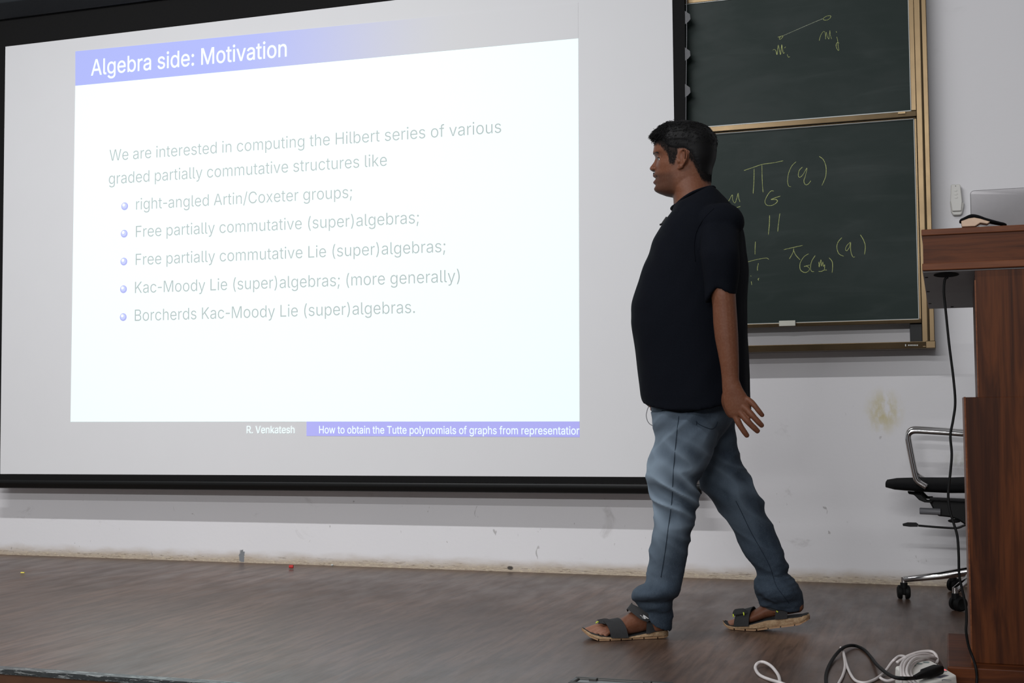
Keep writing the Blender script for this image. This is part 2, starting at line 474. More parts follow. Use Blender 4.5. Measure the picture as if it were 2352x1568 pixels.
GLYPH_BOLD = {
    ' ': (188, []),
    '.': (188, ['75,-6 87,-10 99,-10 120,-4 129,2 136,9 145,27 147,45 145,57 139,69 126,83 108,91 84,92 69,85 56,75 47,60 44,48 44,36 47,21 60,4']),
    ':': (188, ['75,-6 87,-10 99,-10 120,-4 129,2 136,9 145,27 147,45 145,57 139,69 126,83 108,91 84,92 69,85 56,75 47,60 44,48 44,36 47,21 60,4', '69,272 84,266 102,265 108,266 123,273 136,285 145,303 147,321 145,330 138,345 126,358 108,366 87,367 69,361 54,347 47,336 45,327 44,312 50,291 60,278']),
    'A': (480, ['18,-6 84,-6 90,-3 137,133 141,135 339,135 343,130 390,-2 396,-6 459,-6 465,-5 468,-1 469,1 460,26 292,484 283,508 279,513 273,515 204,515 196,511 14,10 11,1 14,-5', '165,212 205,326 236,428 240,432 263,356 315,206 164,206']),
    'H': (517, ['62,-6 122,-6 128,-5 131,1 131,224 134,226 383,226 387,224 387,-1 392,-6 395,-6 455,-6 461,-4 463,1 463,505 461,512 455,515 395,515 388,511 387,298 386,296 383,294 132,296 131,505 129,511 122,515 62,515 56,511 54,505 54,1 56,-3']),
    'M': (628, ['62,-6 119,-6 125,-5 128,1 128,393 156,310 277,8 283,-5 290,-6 341,-6 348,-1 464,296 495,386 497,388 500,386 498,328 498,1 501,-5 506,-6 566,-6 572,-4 574,1 573,511 566,515 479,515 471,511 346,188 318,100 314,96 285,184 156,511 149,515 62,515 56,512 54,505 54,1 56,-3']),
    'R': (449, ['62,-6 122,-6 128,-5 129,-1 131,1 131,190 134,192 242,192 244,190 350,-5 356,-6 425,-6 431,-5 432,-1 433,1 429,10 323,206 350,220 362,228 381,248 392,262 401,280 410,308 414,322 416,346 414,376 411,394 405,416 395,436 384,454 373,466 359,480 341,491 323,500 305,506 275,512 254,515 62,515 56,511 54,505 54,1 56,-3', '132,446 239,446 269,443 296,434 317,418 326,406 335,386 338,370 339,344 335,320 330,304 324,296 313,284 299,274 287,268 254,262 134,261 131,262']),
    'T': (449, ['195,-6 255,-6 259,-5 263,1 263,442 264,445 414,445 420,448 422,454 422,505 420,512 414,515 33,515 27,511 26,505 26,454 27,448 30,447 33,445 183,445 186,442 186,1 189,-5']),
    'V': (480, ['207,-6 276,-6 279,-6 283,-1 466,500 468,508 465,513 459,515 396,515 390,511 284,208 244,82 240,78 202,196 91,508 87,513 81,515 18,515 12,511 11,505 23,472 191,16 197,1 201,-5']),
    'a': (389, ['83,4 113,-8 143,-14 179,-14 209,-8 230,1 248,13 269,35 270,32 271,-1 275,-5 335,-6 341,-3 342,2 342,275 336,302 327,323 314,343 293,363 263,378 233,387 200,390 176,390 155,387 131,381 101,369 71,347 53,326 43,311 37,296 37,287 101,268 104,270 112,284 124,299 137,309 152,318 182,324 209,324 227,321 245,312 258,299 264,290 267,281 270,260 268,245 260,238 233,232 149,222 110,213 92,207 74,198 49,179 36,161 28,140 24,116 25,92 31,65 39,47 49,32 62,19', '101,86 98,98 100,122 106,134 122,147 134,153 158,159 230,169 269,178 270,134 264,107 258,95 249,83 227,65 203,55 188,52 161,52 131,58 119,64 108,74']),
    'b': (424, ['54,-6 114,-5 118,2 118,41 120,45 134,26 150,11 177,-5 195,-11 219,-14 246,-14 276,-8 294,-1 324,16 345,36 361,56 373,77 382,98 388,119 394,149 396,173 396,203 394,227 388,260 379,287 370,305 355,329 335,350 315,366 291,379 264,387 243,390 207,389 183,384 159,372 144,361 120,334 119,506 117,512 111,514 54,514 49,512 47,509 47,2 49,-4', '138,101 128,122 122,146 119,167 119,200 120,218 125,245 134,269 143,284 156,301 171,312 183,318 195,321 222,324 246,321 264,315 282,302 301,278 313,254 319,230 322,203 322,173 316,134 307,110 295,89 276,70 261,61 243,55 216,52 186,58 168,67 150,84']),
    'd': (424, ['114,7 147,-7 177,-14 213,-14 243,-7 270,7 288,23 306,45 307,2 309,-4 315,-6 369,-6 376,-4 378,2 378,506 375,513 312,514 309,514 305,509 305,338 303,335 282,360 255,379 231,387 210,390 183,390 162,387 141,381 114,369 90,351 77,338 62,317 44,281 35,251 29,212 29,164 35,125 40,104 50,80 68,50 89,26', '128,92 119,107 109,131 104,161 104,218 113,257 125,281 134,293 144,303 162,315 177,321 201,324 231,321 240,319 258,309 280,287 292,266 300,242 306,203 306,176 300,137 294,116 279,89 265,74 252,64 231,55 201,52 177,56 162,62 141,77']),
    'e': (404, ['102,19 126,5 159,-8 192,-14 234,-14 267,-7 291,1 309,11 337,32 358,59 370,86 369,94 357,99 306,111 301,107 292,89 282,77 270,67 255,59 243,55 216,52 198,52 180,56 153,67 135,82 116,107 106,134 103,161 105,163 369,163 376,167 376,230 369,263 360,290 348,314 330,338 321,348 297,366 273,378 237,388 219,390 192,390 168,387 132,375 102,357 78,334 58,308 44,278 38,260 32,233 28,197 30,155 35,125 47,89 68,53 90,29', '107,248 112,263 122,281 132,293 147,307 162,316 177,321 198,324 213,324 234,321 249,316 267,303 279,290 289,275 297,254 302,230 300,226 104,227']),
    'f': (254, ['83,-6 140,-6 147,-1 148,320 149,321 227,321 231,322 234,328 234,376 232,382 224,386 149,386 148,388 148,430 151,442 157,454 170,464 182,467 200,468 209,468 227,463 232,466 249,520 244,526 233,530 203,536 176,536 149,530 122,519 110,510 94,494 88,484 80,466 75,442 74,386 8,386 2,383 1,380 0,328 4,322 8,321 71,321 75,320 75,1 77,-4']),
    'g': (425, ['102,-131 138,-147 162,-153 183,-156 231,-156 252,-153 279,-146 312,-132 334,-116 348,-103 358,-89 366,-74 372,-56 376,-44 379,-20 379,376 378,381 375,384 369,386 315,386 309,383 307,376 307,337 306,333 285,358 264,374 246,383 222,389 210,390 183,390 156,386 123,373 96,356 76,337 59,313 44,283 35,253 29,214 29,166 35,127 47,94 62,67 81,44 93,33 111,21 135,10 171,0 201,-1 234,3 264,15 285,30 303,53 306,52 306,-11 304,-29 295,-53 285,-66 273,-75 255,-84 231,-90 198,-91 168,-87 153,-81 138,-72 123,-58 107,-38 102,-35 48,-64 45,-68 46,-74 55,-89 73,-110', '122,109 113,127 107,148 103,172 103,214 107,238 113,259 122,277 132,291 147,305 159,314 174,320 192,323 219,323 237,320 252,314 268,301 286,280 297,256 303,232 307,205 307,181 304,154 297,130 289,112 274,91 258,78 246,72 222,66 192,66 171,70 153,78 133,94']),
    'h': (410, ['54,-6 111,-6 114,-6 118,-1 119,226 125,266 137,290 153,306 174,317 204,324 234,321 255,312 271,298 277,290 286,268 289,254 290,232 291,-1 294,-5 297,-6 354,-6 360,-5 363,1 363,250 361,274 357,292 346,322 331,346 315,362 306,369 276,383 243,390 207,390 174,381 147,366 132,353 120,339 119,505 118,511 111,515 54,515 48,512 47,508 47,1 48,-3']),
    'i': (167, ['55,-6 112,-6 118,-4 120,1 120,376 119,382 112,386 55,386 49,384 47,380 47,1 49,-4', '64,441 85,436 97,438 115,447 124,458 131,472 131,494 125,508 116,518 106,525 88,530 70,528 52,518 41,505 35,488 36,476 39,466 49,451']),
    'k': (381, ['54,-6 111,-6 114,-6 118,-1 119,136 153,168 291,-5 369,-6 375,-5 377,-1 376,5 212,212 210,218 363,374 365,376 365,382 357,386 288,386 282,384 120,220 119,505 118,511 111,515 54,515 48,512 47,508 47,1 48,-3']),
    'l': (189, ['90,1 105,-4 123,-8 156,-8 177,-4 183,-2 186,2 175,56 168,60 144,58 132,60 125,65 122,74 119,98 119,506 117,512 111,514 54,514 49,512 47,506 47,77 47,68 53,44 62,26 72,14']),
    'm': (610, ['54,-6 111,-6 114,-6 118,-1 119,236 122,266 131,286 137,296 150,308 171,320 183,323 201,324 216,323 228,320 243,312 259,296 265,284 268,268 269,-1 273,-6 276,-6 333,-6 339,-4 341,1 341,254 344,272 353,292 372,312 390,321 405,324 420,324 435,324 447,320 459,315 471,306 478,298 487,280 490,260 491,-1 495,-6 498,-6 558,-5 563,1 562,277 559,296 553,316 538,344 525,359 513,369 498,378 477,386 444,392 429,392 405,389 372,378 344,358 329,344 318,327 307,346 288,368 270,380 246,389 225,392 213,392 192,389 174,383 156,374 144,366 130,352 120,339 118,344 118,376 114,384 108,386 54,386 48,383 47,376 47,1 48,-3']),
    'n': (410, ['54,-6 111,-6 114,-6 118,-1 119,226 125,266 137,290 148,302 162,312 183,320 213,324 237,320 255,312 271,298 277,290 286,268 289,254 290,232 291,-1 294,-5 297,-6 354,-6 360,-5 363,1 363,250 361,274 352,310 343,328 328,350 306,369 291,377 264,386 243,390 207,390 180,383 156,372 132,353 120,338 118,340 118,376 114,384 108,386 54,386 48,382 47,376 47,1 48,-3']),
    'o': (415, ['120,8 156,-7 189,-14 228,-14 261,-7 276,-2 300,10 327,31 351,59 369,92 382,131 385,152 387,188 385,227 376,266 366,290 357,308 337,335 318,354 300,366 267,381 231,389 192,390 159,384 141,378 120,368 99,354 73,329 59,308 44,278 32,236 28,200 29,164 35,125 48,89 64,59 90,30', '128,92 116,113 110,131 104,161 104,215 110,245 117,263 124,278 136,293 153,309 171,318 183,322 210,324 234,321 252,315 270,303 289,281 300,260 309,230 313,200 313,167 307,134 297,107 283,86 267,70 246,58 225,53 198,52 177,56 153,67 138,80']),
    'p': (424, ['54,-149 111,-149 114,-148 118,-144 120,44 147,14 165,1 183,-7 213,-14 252,-13 267,-10 294,-1 321,14 336,26 355,48 367,66 376,84 385,108 390,129 396,174 396,204 394,228 388,258 376,294 354,330 327,358 297,376 273,385 246,390 222,391 195,387 171,379 147,364 131,348 120,333 118,336 118,378 114,384 54,385 47,381 47,-141 50,-147', '143,93 132,114 126,132 119,168 119,210 122,234 131,264 137,276 150,294 159,303 177,315 195,321 213,324 240,322 261,316 276,307 295,288 308,267 316,243 322,204 322,174 316,135 307,111 295,90 285,78 264,62 246,56 231,53 210,53 192,56 171,65 153,81']),
    'r': (259, ['54,-6 111,-6 114,-6 118,-1 119,236 122,260 125,268 135,286 147,300 159,308 171,314 198,319 246,318 249,326 249,382 246,389 240,390 204,390 192,389 171,383 144,369 130,356 120,343 118,346 118,380 114,384 108,386 54,386 48,382 47,376 47,1 48,-3']),
    's': (365, ['76,16 91,7 109,-2 127,-8 160,-14 202,-14 238,-7 256,-2 274,7 298,23 320,47 329,65 335,83 337,116 335,131 329,149 320,164 312,173 289,192 265,204 238,213 169,229 142,239 124,251 117,260 115,269 115,284 117,293 127,306 139,315 151,321 178,326 211,325 229,318 241,309 248,302 256,290 263,275 268,272 328,286 330,290 326,302 311,332 292,355 268,372 238,384 205,390 172,390 148,387 127,381 94,366 82,358 65,341 55,326 49,314 42,293 41,260 48,233 54,221 66,206 88,188 121,172 151,163 220,147 235,142 253,128 260,116 262,107 260,89 257,83 246,71 226,58 196,52 163,52 148,55 133,61 124,67 111,80 105,92 97,111 88,111 34,100 30,95 30,92 39,62 51,41 64,27']),
    't': (227, ['104,5 116,-1 134,-7 152,-10 188,-10 206,-7 215,-4 219,3 210,45 205,57 200,59 185,57 164,56 149,59 139,66 133,81 132,318 134,321 200,321 206,323 210,330 210,375 208,381 203,385 134,385 132,387 132,468 130,474 122,477 68,477 62,476 59,468 59,387 56,385 8,385 2,382 1,378 0,330 2,324 8,321 56,321 59,318 59,84 61,66 67,48 76,30 87,18']),
    'u': (410, ['114,4 147,-8 165,-11 198,-11 228,-4 252,7 270,19 291,43 292,2 294,-4 300,-6 354,-6 361,-4 363,2 363,377 360,384 297,385 294,385 291,380 290,152 290,137 286,119 280,101 274,92 257,74 234,61 210,56 192,56 174,59 159,65 150,71 137,83 131,92 122,116 119,146 119,380 117,383 111,385 54,385 48,382 47,377 47,116 53,83 62,59 77,35 93,19']),
    'v': (389, ['166,-6 226,-6 229,-5 232,-1 377,376 376,382 373,384 370,386 307,386 300,382 213,142 196,83 192,89 176,142 89,382 82,386 19,386 13,382 12,376 150,16 159,-5']),
    'w': (567, ['141,-6 198,-6 201,-5 204,-1 256,178 281,274 282,277 285,278 312,176 363,-1 366,-5 369,-6 426,-6 433,-5 436,1 550,376 549,382 543,386 483,386 476,382 422,194 399,104 396,100 370,206 321,382 315,386 255,386 249,384 245,376 197,202 171,98 168,104 142,206 92,382 84,386 24,386 18,383 17,376 23,356 131,1 134,-5']),
    'y': (389, ['58,-148 82,-151 109,-150 133,-144 148,-138 166,-126 182,-111 194,-93 209,-63 374,369 377,378 376,381 373,384 370,385 307,385 300,381 216,150 196,85 192,87 173,150 89,381 82,385 19,385 12,381 12,378 15,369 156,0 155,-6 140,-48 134,-60 124,-72 109,-82 100,-84 85,-84 64,-80 56,-84 42,-135 42,-141 45,-144']),
}
# ------------------------------------------------------------------ materials of the room
def wall_material():
    k = N('painted_wall')
    v = k.co()
    x, y, z = k.xyz(v)
    base = k.mix(k.noise(v, 1.3, 4), (.70, .69, .70), (.76, .75, .76))
    # grime band along the floor
    nz = k.noise(k.co((3, 3, 9)), 2.2, 5)
    h = k.math('ADD', z, k.math('MULTIPLY', k.math('SUBTRACT', nz, .5), -.05))
    base = k.mix(k.ramp(h, .005, .07, .85, 0), base, (.40, .31, .21))
    crust = k.noise(k.co((14, 14, 60)), 3, 6, .7)
    m = k.math('MULTIPLY', k.ramp(crust, .5, .62), k.ramp(z, .012, .035, 1, 0))
    base = k.mix(m, base, (.60, .52, .38))
    dark = k.noise(k.co((10, 10, 90), (3, 1, 7)), 2.6, 4, .6)
    m = k.math('MULTIPLY', k.ramp(dark, .58, .66), k.ramp(z, .02, .045, .7, 0))
    base = k.mix(m, base, (.16, .12, .08))
    # scuffs and grey smudges low down
    sm = k.noise(k.co((2.2, 1, 3.2), (4, 2, 1)), 2.6, 6, .62, .6)
    m = k.math('MULTIPLY', k.ramp(sm, .62, .78, 0, .5), k.ramp(z, .45, .9, 1, .25))
    base = k.mix(m, base, (.36, .34, .33))
    sc = k.noise(k.co((9, 1, 4), (1, 5, 2)), 3.2, 2, .4, 1.5)
    m = k.math('MULTIPLY', k.ramp(sc, .735, .78, 0, .55), k.ramp(z, .5, .9, 1, 0))
    base = k.mix(m, base, (.24, .22, .21))
    # yellow chalk smear beside the office chair
    p = py(2030, 945, 0)
    nn = k.noise(k.co((9, 9, 5)), 3, 5, .6)
    d = k.dist(v, p, (1, 1, .8))
    m = k.math('MULTIPLY', k.ramp(d, .015, .10, .75, 0), k.ramp(nn, .32, .62))
    base = k.mix(m, base, (.55, .47, .20))
    p = py(2212, 1058, 0)
    m = k.math('MULTIPLY', k.ramp(k.dist(v, p, (.7, 1, 1)), .01, .06, .5, 0), k.ramp(nn, .35, .6))
    base = k.mix(m, base, (.38, .38, .30))
    # broken plaster: grey chip, dark hole
    p = py(556, 1277, 0)
    m = k.ramp(k.math('ADD', k.dist(v, p, (1.7, 1, 1)), k.math('MULTIPLY', k.noise(k.co((30, 30, 30)), 1.5, 4, .7), .075)), .062, .068, 1, 0)
    base = k.mix(m, base, (.20, .21, .22))
    p = py(1172, 1304, 0)
    m = k.ramp(k.math('ADD', k.dist(v, p, (.75, 1, 1.2)), k.math('MULTIPLY', nn, .012)), .014, .02, 1, 0)
    base = k.mix(m, base, (.07, .06, .05))
    k.bump(k.math('ADD', k.noise(k.co(), 60, 4), k.math('MULTIPLY', crust, k.ramp(z, .012, .05, 4, 0))), .25, .002)
    return k.end(base, .62, 0, .35)


def floor_material():
    k = N('dark_vinyl_floor')
    v = k.co()
    st = k.noise(k.co((14, 1.1, 1)), 3.0, 6, .6, .4)
    fine = k.noise(k.co((60, 3.5, 1)), 3.0, 4, .6)
    big = k.noise(k.co((.8, .35, 1), (2, 0, 0)), 2.2, 3)
    c = k.mix(k.ramp(st, .37, .64), (.070, .039, .026), (.142, .082, .056))
    c = k.mix(k.ramp(fine, .4, .7, 0, .5), c, (.135, .080, .055))
    c = k.mix(k.ramp(big, .35, .65, 0, .6), c, (.044, .025, .017))
    # pale rubbed streaks
    rub = k.noise(k.co((1.1, 10, 1), (7, 3, 0)), 2.4, 4, .62, .5)
    c = k.mix(k.ramp(rub, .66, .82, 0, .16), c, (.19, .14, .115))
    rough = k.ramp(k.noise(k.co((5, 1.6, 1)), 2.5, 5), .2, .8, .30, .44)
    k.bump(k.math('ADD', fine, k.math('MULTIPLY', k.noise(k.co((4, 3, 1)), 2, 4), 1.2)), .13, .002)
    return k.end(c, rough, 0, .65)


M = {}
M['wall'] = wall_material()
M['floor'] = floor_material()
M['worn_metal'] = None
k = N('worn_edge_metal')
w = k.noise(k.co((6, 40, 40)), 3, 6, .7)
M['worn_metal'] = k.end(k.mix(k.ramp(w, .52, .6), (.05, .055, .055), (.45, .47, .46)), k.ramp(w, .4, .7, .3, .5), k.ramp(w, .4, .6, .2, .8))
M['stage_wood'] = plain('stage_front_wood', (.10, .04, .016), .4, var=.4, scale=12)
M['black_cloth'] = plain('black_masking_cloth', (.0052, .005, .005), .85, spec=.2, scale=90, var=.25)
M['black_metal'] = plain('black_painted_metal', (.006, .0065, .0065), .5, spec=.3)
M['bar_face'] = plain('dark_grey_bar', (.022, .024, .024), .5)
M['housing'] = plain('dark_housing_paint', (.013, .016, .019), .32, spec=.6)
M['screen'] = plain('matte_white_screen', (.70, .70, .705), .85, spec=.15, var=.015, scale=6)
M['steel_cable'] = plain('steel_cable', (.12, .12, .125), .45, .6)
M['clip_grey'] = plain('dark_grey_clip', (.045, .045, .05), .5)
M['grey_plastic'] = plain('grey_plastic', (.16, .16, .17), .5)


def beam(name, color, power, base=(.70, .70, .705)):
    return plain(name, base, .85, spec=.15, var=.01, emit=color, power=power)


M['slide_white'] = beam('projected_white', (.86, 1.0, 1.0), .5, (.60, .70, .70))
M['slide_blue'] = beam('projected_blue', (.42, .42, 1.0), .60, (.24, .24, .38))
k = N('projected_title_gradient')
g = k.xyz(k.co(out='Generated'))[0]
k.put(k.b.inputs['Emission Strength'], k.ramp(g, .28, .80, .60, 0))
M['slide_title'] = k.end(k.mix(k.ramp(g, .28, .80), (.24, .25, .40), (.70, .70, .705)), .85, 0, .15)
k.b.inputs['Emission Color'].default_value = (.40, .47, 1.0, 1)
M['slide_text'] = beam('projected_grey_text', (.42, .56, .53), .05, (.52, .575, .56))
M['bullet_rim'] = beam('projected_bullet', (.30, .34, .95), .35, (.40, .40, .62))
M['bullet_light'] = beam('projected_bullet_highlight', (.8, .9, 1), .9)
M['bullet_mid'] = beam('projected_bullet_middle', (.42, .5, 1), .55, (.42, .44, .62))

# ------------------------------------------------------------------ stage floor and back wall
EDGE = -2.57
structure(MB().box((-8, EDGE, -.5), (3.2, .2, 0)).build('floor', M['floor']))
structure(MB().box((-8, 0, 0), (3.2, .2, 4.2)).build('wall_back', M['wall']))
nose = MB()
nose.box((-8, EDGE - .022, -.013), (3.2, EDGE, .0025))
nose.box((-8, EDGE - .022, .0), (3.2, EDGE + .018, .003))
structure(nose.build('trim_1', M['worn_metal'], bevel=.003))
structure(MB().box((-8, EDGE - .012, -.5), (3.2, EDGE - .002, -.0135)).build('trim_2', M['stage_wood']))

# ------------------------------------------------------------------ projection screen
YS = -.17


def rect(mb, q, y0, y1):
    """slab with photo corners q (tl, tr, br, bl) on plane y0, going back to y1"""
    P = [py(u, v, y0) for u, v in q]
    return mb.prism(P, (0, y1 - y0, 0))


bl, tl = py(0.5, 1088, YS), py(6, 108, YS)
XL, ZB = bl.x, bl.z
XR = py(1546, 130, YS).x
ZT = (tl.z + py(800, 14, YS).z) / 2
br = py(1480, 1095, YS)
zbr = ZB + (br.z - ZB) * (XR - XL) / (br.x - XL)
scr = thing('projection_screen', 'large white pull-down projection screen with black border showing a bright slide', 'projection screen', (-2.9, YS, .4))
fab = MB().prism([(tl.x, YS, tl.z), (XR, YS, ZT), (XR, YS, zbr), (XL, YS, ZB)], (0, .004, 0)).build('screen_fabric', M['screen'], scr)
fab['label'] = 'white projection surface'
XB = py(1574.5, 130, YS).x
bb = py(0, 1101, YS).z - ZB
b = MB()
b.box((XL - .09, YS - .002, ZB + bb), (XL - .001, YS + .004, ZT + .36))
b.box((XR + .001, YS - .002, zbr + bb), (XB, YS + .004, ZT + .36))
b.box((XL - .001, YS - .002, ZT + .003), (XR + .001, YS + .004, ZT + .36))
b.prism([(XL, YS - .002, ZB - .001), (XR, YS - .002, zbr - .001), (XR, YS - .002, zbr + bb), (XL, YS - .002, ZB + bb)], (0, .006, 0))
b.build('border', M['black_cloth'], scr)
b = MB()
zt = zbr + bb
zl = ZB + bb
hb = -.046
ends = []
for x, z in ((XL - .13, zl), (XB + .04, zt)):       # flat top strip, lower face turned under
    ends.append([(x, YS + .022, z - .001), (x, YS - .014, z - .001), (x, YS - .014, z + hb * .40), (x, YS + .008, z + hb), (x, YS + .022, z + hb)])
b.loft(ends)
b.build('weight_bar', M['black_metal'], scr, bevel=.006)
# cable and clips on the right edge
XC = XB + .004
b = MB()
pts = [(py(u, v, YS - .002).x, YS - .003, py(u, v, YS).z) for u, v in ((1575, -60), (1577, 0), (1577.5, 80), (1577, 122), (1576, 208), (1575.5, 300), (1576, 420))]
b.tube(catmull(pts, 5), .0022, 6)
b.build('tension_cable', M['steel_cable'], scr, smooth=True)
for v in (-50, 40, 124, 208, 294, 380, 466):
    c = py(1580, v, YS)
    b = MB()
    o = [(-.012, .030), (.010, .012), (.012, -.010), (.001, -.022), (-.012, -.030)]
    b.prism([(c.x + x, YS - .004, c.z + z) for x, z in o], (0, .006, 0))
    b.build('cable_clip', M['clip_grey'], scr)
# housing at the top
b = MB()
z0 = py(6, 33, YS - .12).z
prof = [(-.02, z0 + .02), (-.02, z0 + .5), (-.26, z0 + .5), (-.26, z0 + .075), (-.19, z0 + .012), (-.13, z0 + .012), (-.13, z0 + .03), (-.05, z0 + .03)]
b.prism([(XL - .45, y, z) for y, z in prof], (XR - XL + .9, 0, 0))
b.build('housing', M['housing'], scr, bevel=.004)

# ---- the projected slide
YP = YS - .0012


def up_at(u, v, cap, y):
    return abs(py(u, v - cap, y).z - py(u, v, y).z)


def contour(s, x):
    """read one letter contour (string of points), moved right by x"""
    out = [Vector([float(q) / 1000 for q in p.split(',')]) + Vector((x, 0)) for p in s.split()]
    return sum(out[i - 1].cross(out[i]) for i in range(len(out))) / 2, out


def inside(p, poly):
    r = False
    for i in range(len(poly)):
        a, b = poly[i - 1], poly[i]
        if (a.y > p.y) != (b.y > p.y) and p.x < (b.x - a.x) * (p.y - a.y) / (b.y - a.y) + a.x:
            r = not r
    return r


CAPH = .509


def lettering(name, text, p0, p1, cap, y, mat, parent, table=GLYPH):
    """flat letters from baseline photo point p0 to p1, capital height cap (photo pixels at p0)"""
    from mathutils.geometry import tessellate_polygon
    x = 0
    shapes = []
    for chr_ in text:
        adv, sp = table[chr_]
        if chr_ == '-':          # a short hyphen, set close
            x -= .075
        cs = [contour(s, x) for s in sp]
        outer = [c for a, c in cs if a > 0]
        holes = [c for a, c in cs if a < 0]
        for o in outer:
            shapes.append([o] + [h for h in holes if inside(h[0], o)])
        x += adv / 1000 - (.08 if chr_ == '-' else 0)
    xs = [p.x for s in shapes for c in s for p in c]
    x0, x1 = min(xs), max(xs)
    A, B = py(*p0, y), py(*p1, y)
    sx = (B.x - A.x) / (x1 - x0)
    sy = up_at(*p0, cap, y) / CAPH
    sl = (B.z - A.z) / (B.x - A.x)
    mb = MB()
    for s in shapes:
        vs = [p for c in s for p in c]
        fs = tessellate_polygon([[Vector((p.x, p.y, 0)) for p in c] for c in s])
        mb.add([(A.x + (p.x - x0) * sx, y, A.z + (p.x - x0) * sx * sl + p.y * sy) for p in vs], fs)
    return mb.build(name, mat, parent)


sl = rect(MB(), [(173, 197), (1328, 88), (1331, 967.5), (162, 968.5)], YP, YS - .0002).build('projected_slide', M['slide_white'], scr)
sl['label'] = 'bright white projected slide'
a, c2 = py(173, 118, YP), py(173, 196.6, YP)
e2 = py(1328, 88, YP)
rect(MB(), [(173, 118), (1328, 6), (1328, 87.7), (173, 196.7)], YP, YS - .0002).build('title_bar', M['slide_title'], sl)
rect(MB(), [(704, 967.6), (1331, 967.6), (1331.3, 1003.5), (704, 1000.8)], YP, YS - .0002).build('footer_bar', M['slide_blue'], sl)
YT = YP - .0008
lettering('title_text', 'Algebra side: Motivation', (209, 173.5), (658.5, 129.3), 36, YT, M['slide_white'], sl, GLYPH_BOLD)
LINES = [('We are interested in computing the Hilbert series of various', (251.5, 369.5), (1151, 304.5), 25.8),
         ('graded partially commutative structures like', (250, 423), (888.5, 380.5), 26),
         ('right-angled Artin/Coxeter groups;', (312.5, 481.5), (808.5, 454), 26),
         ('Free partially commutative (super)algebras;', (312, 544.5), (962, 512.5), 26),
         ('Free partially commutative Lie (super)algebras;', (311.5, 608.5), (1023, 578.5), 26),
         ('Kac-Moody Lie (super)algebras; (more generally)', (310, 673), (1056, 647), 26.3),
         ('Borcherds Kac-Moody Lie (super)algebras.', (309.5, 737), (953, 718.5), 26.5)]
for i, (t, p0, p1, cap) in enumerate(LINES):
    lettering('paragraph_text' if i < 2 else 'bullet_text', t, p0, p1, cap, YT, M['slide_text'], sl)
for u, v in ((286.3, 473.5), (285.2, 536.5), (284.5, 600.5), (283.6, 664), (283, 728)):
    c = py(u, v, YT)
    rx = abs(py(u + 7.8, v, YT).x - c.x)
    rz = abs(py(u, v + 8.9, YT).z - c.z)
    b = MB()
    for i, (f, ox, oz) in enumerate(((1, 0, 0), (.74, -.06, .1), (.36, -.28, .34))):
        b.slot = i
        b.add([(c.x + rx * (ox + f * math.cos(q)), YT - i * .0003, c.z + rz * (oz + f * math.sin(q))) for q in (2 * math.pi * j / 28 for j in range(28))], [tuple(range(28))])
    b.build('bullet', [M['bullet_rim'], M['bullet_mid'], M['bullet_light']], sl)
lettering('author_text', 'R. Venkatesh', (566.5, 994.8), (676.5, 994.8), 16.6, YT, M['slide_white'], sl, GLYPH_BOLD)
lettering('footer_text', 'How to obtain the Tutte polynomials of graphs from representatior', (733, 994.8), (1330.8, 997.6), 17, YT, M['slide_white'], sl, GLYPH_BOLD)

# ------------------------------------------------------------------ sliding chalkboard
M['bronze'] = None
k = N('bronze_anodised_aluminium')
br_ = k.noise(k.co((3, 3, 3)), 3, 4)
M['bronze'] = k.end(k.mix(br_, (.115, .080, .042), (.150, .107, .060)), k.ramp(br_, .3, .7, .30, .36), .9)
k = N('green_chalkboard')
sm = k.noise(k.co((1.2, 1, 2.6)), 1.6, 5, .6, .4)
dust = k.noise(k.co((1, 1, 6), (3, 0, 1)), 2.2, 4, .55, .8)
c = k.mix(k.ramp(sm, .3, .75), (.0075, .0175, .0145), (.013, .0235, .020))
c = k.mix(k.ramp(dust, .5, .8, 0, .35), c, (.035, .047, .043))
M['board'] = k.end(c, k.ramp(sm, .3, .7, .48, .6), 0, .2)
k = N('yellow_chalk')
q = k.noise(k.co(), 260, 3, .7)
M['chalk'] = k.end(k.mix(k.ramp(q, .3, .7), (.19, .225, .09), (.54, .58, .235)), .95, 0, .1)
k = N('pale_chalk')
M['chalk_pale'] = k.end(k.mix(k.ramp(k.noise(k.co(), 260, 3, .7), .3, .7), (.18, .20, .14), (.42, .46, .34)), .95, 0, .1)
M['white_bead'] = plain('pale_edge_bead', (.50, .52, .50), .4)
M['ivory'] = plain('ivory_plastic', (.52, .51, .44), .45)

YU, YL, YF = -.115, -.098, -.13
BX0 = -2.45
bd = thing('sliding_chalkboard', 'green sliding chalkboard in a bronze frame with formulas in yellow chalk', 'chalkboard', (-1.2, 0, 1.0))
xo = py(2147.7, 797, YF).x
xi = py(2117.5, 760, YF).x
zt0, zt1 = py(1900, 794.5, YF).z, py(1900, 803.5, YF).z
zb = py(1900, 802.5, YF).z
ztray = py(1900, 789, YF).z
ZTOP = 2.62
# right post with its centre rib, left post behind the screen
for nm, (x0, x1) in (('frame_post', (xi, xo)), ('frame_post', (BX0 - .06, BX0))):
    b = MB()
    xm = x0 + (x1 - x0) * .52
    b.prism([(x0, -.004, zb), (x0, YF, zb), (xm - .003, YF, zb), (xm, YF - .004, zb), (xm + .003, YF, zb), (x1, YF, zb), (x1, -.004, zb)], (0, 0, ZTOP - zb))
    b.build(nm, M['bronze'], bd, bevel=.0025)
b = MB().box((BX0 - .06, -.004, ZTOP), (xo, YF, ZTOP + .05)).build('top_rail', M['bronze'], bd, bevel=.003)
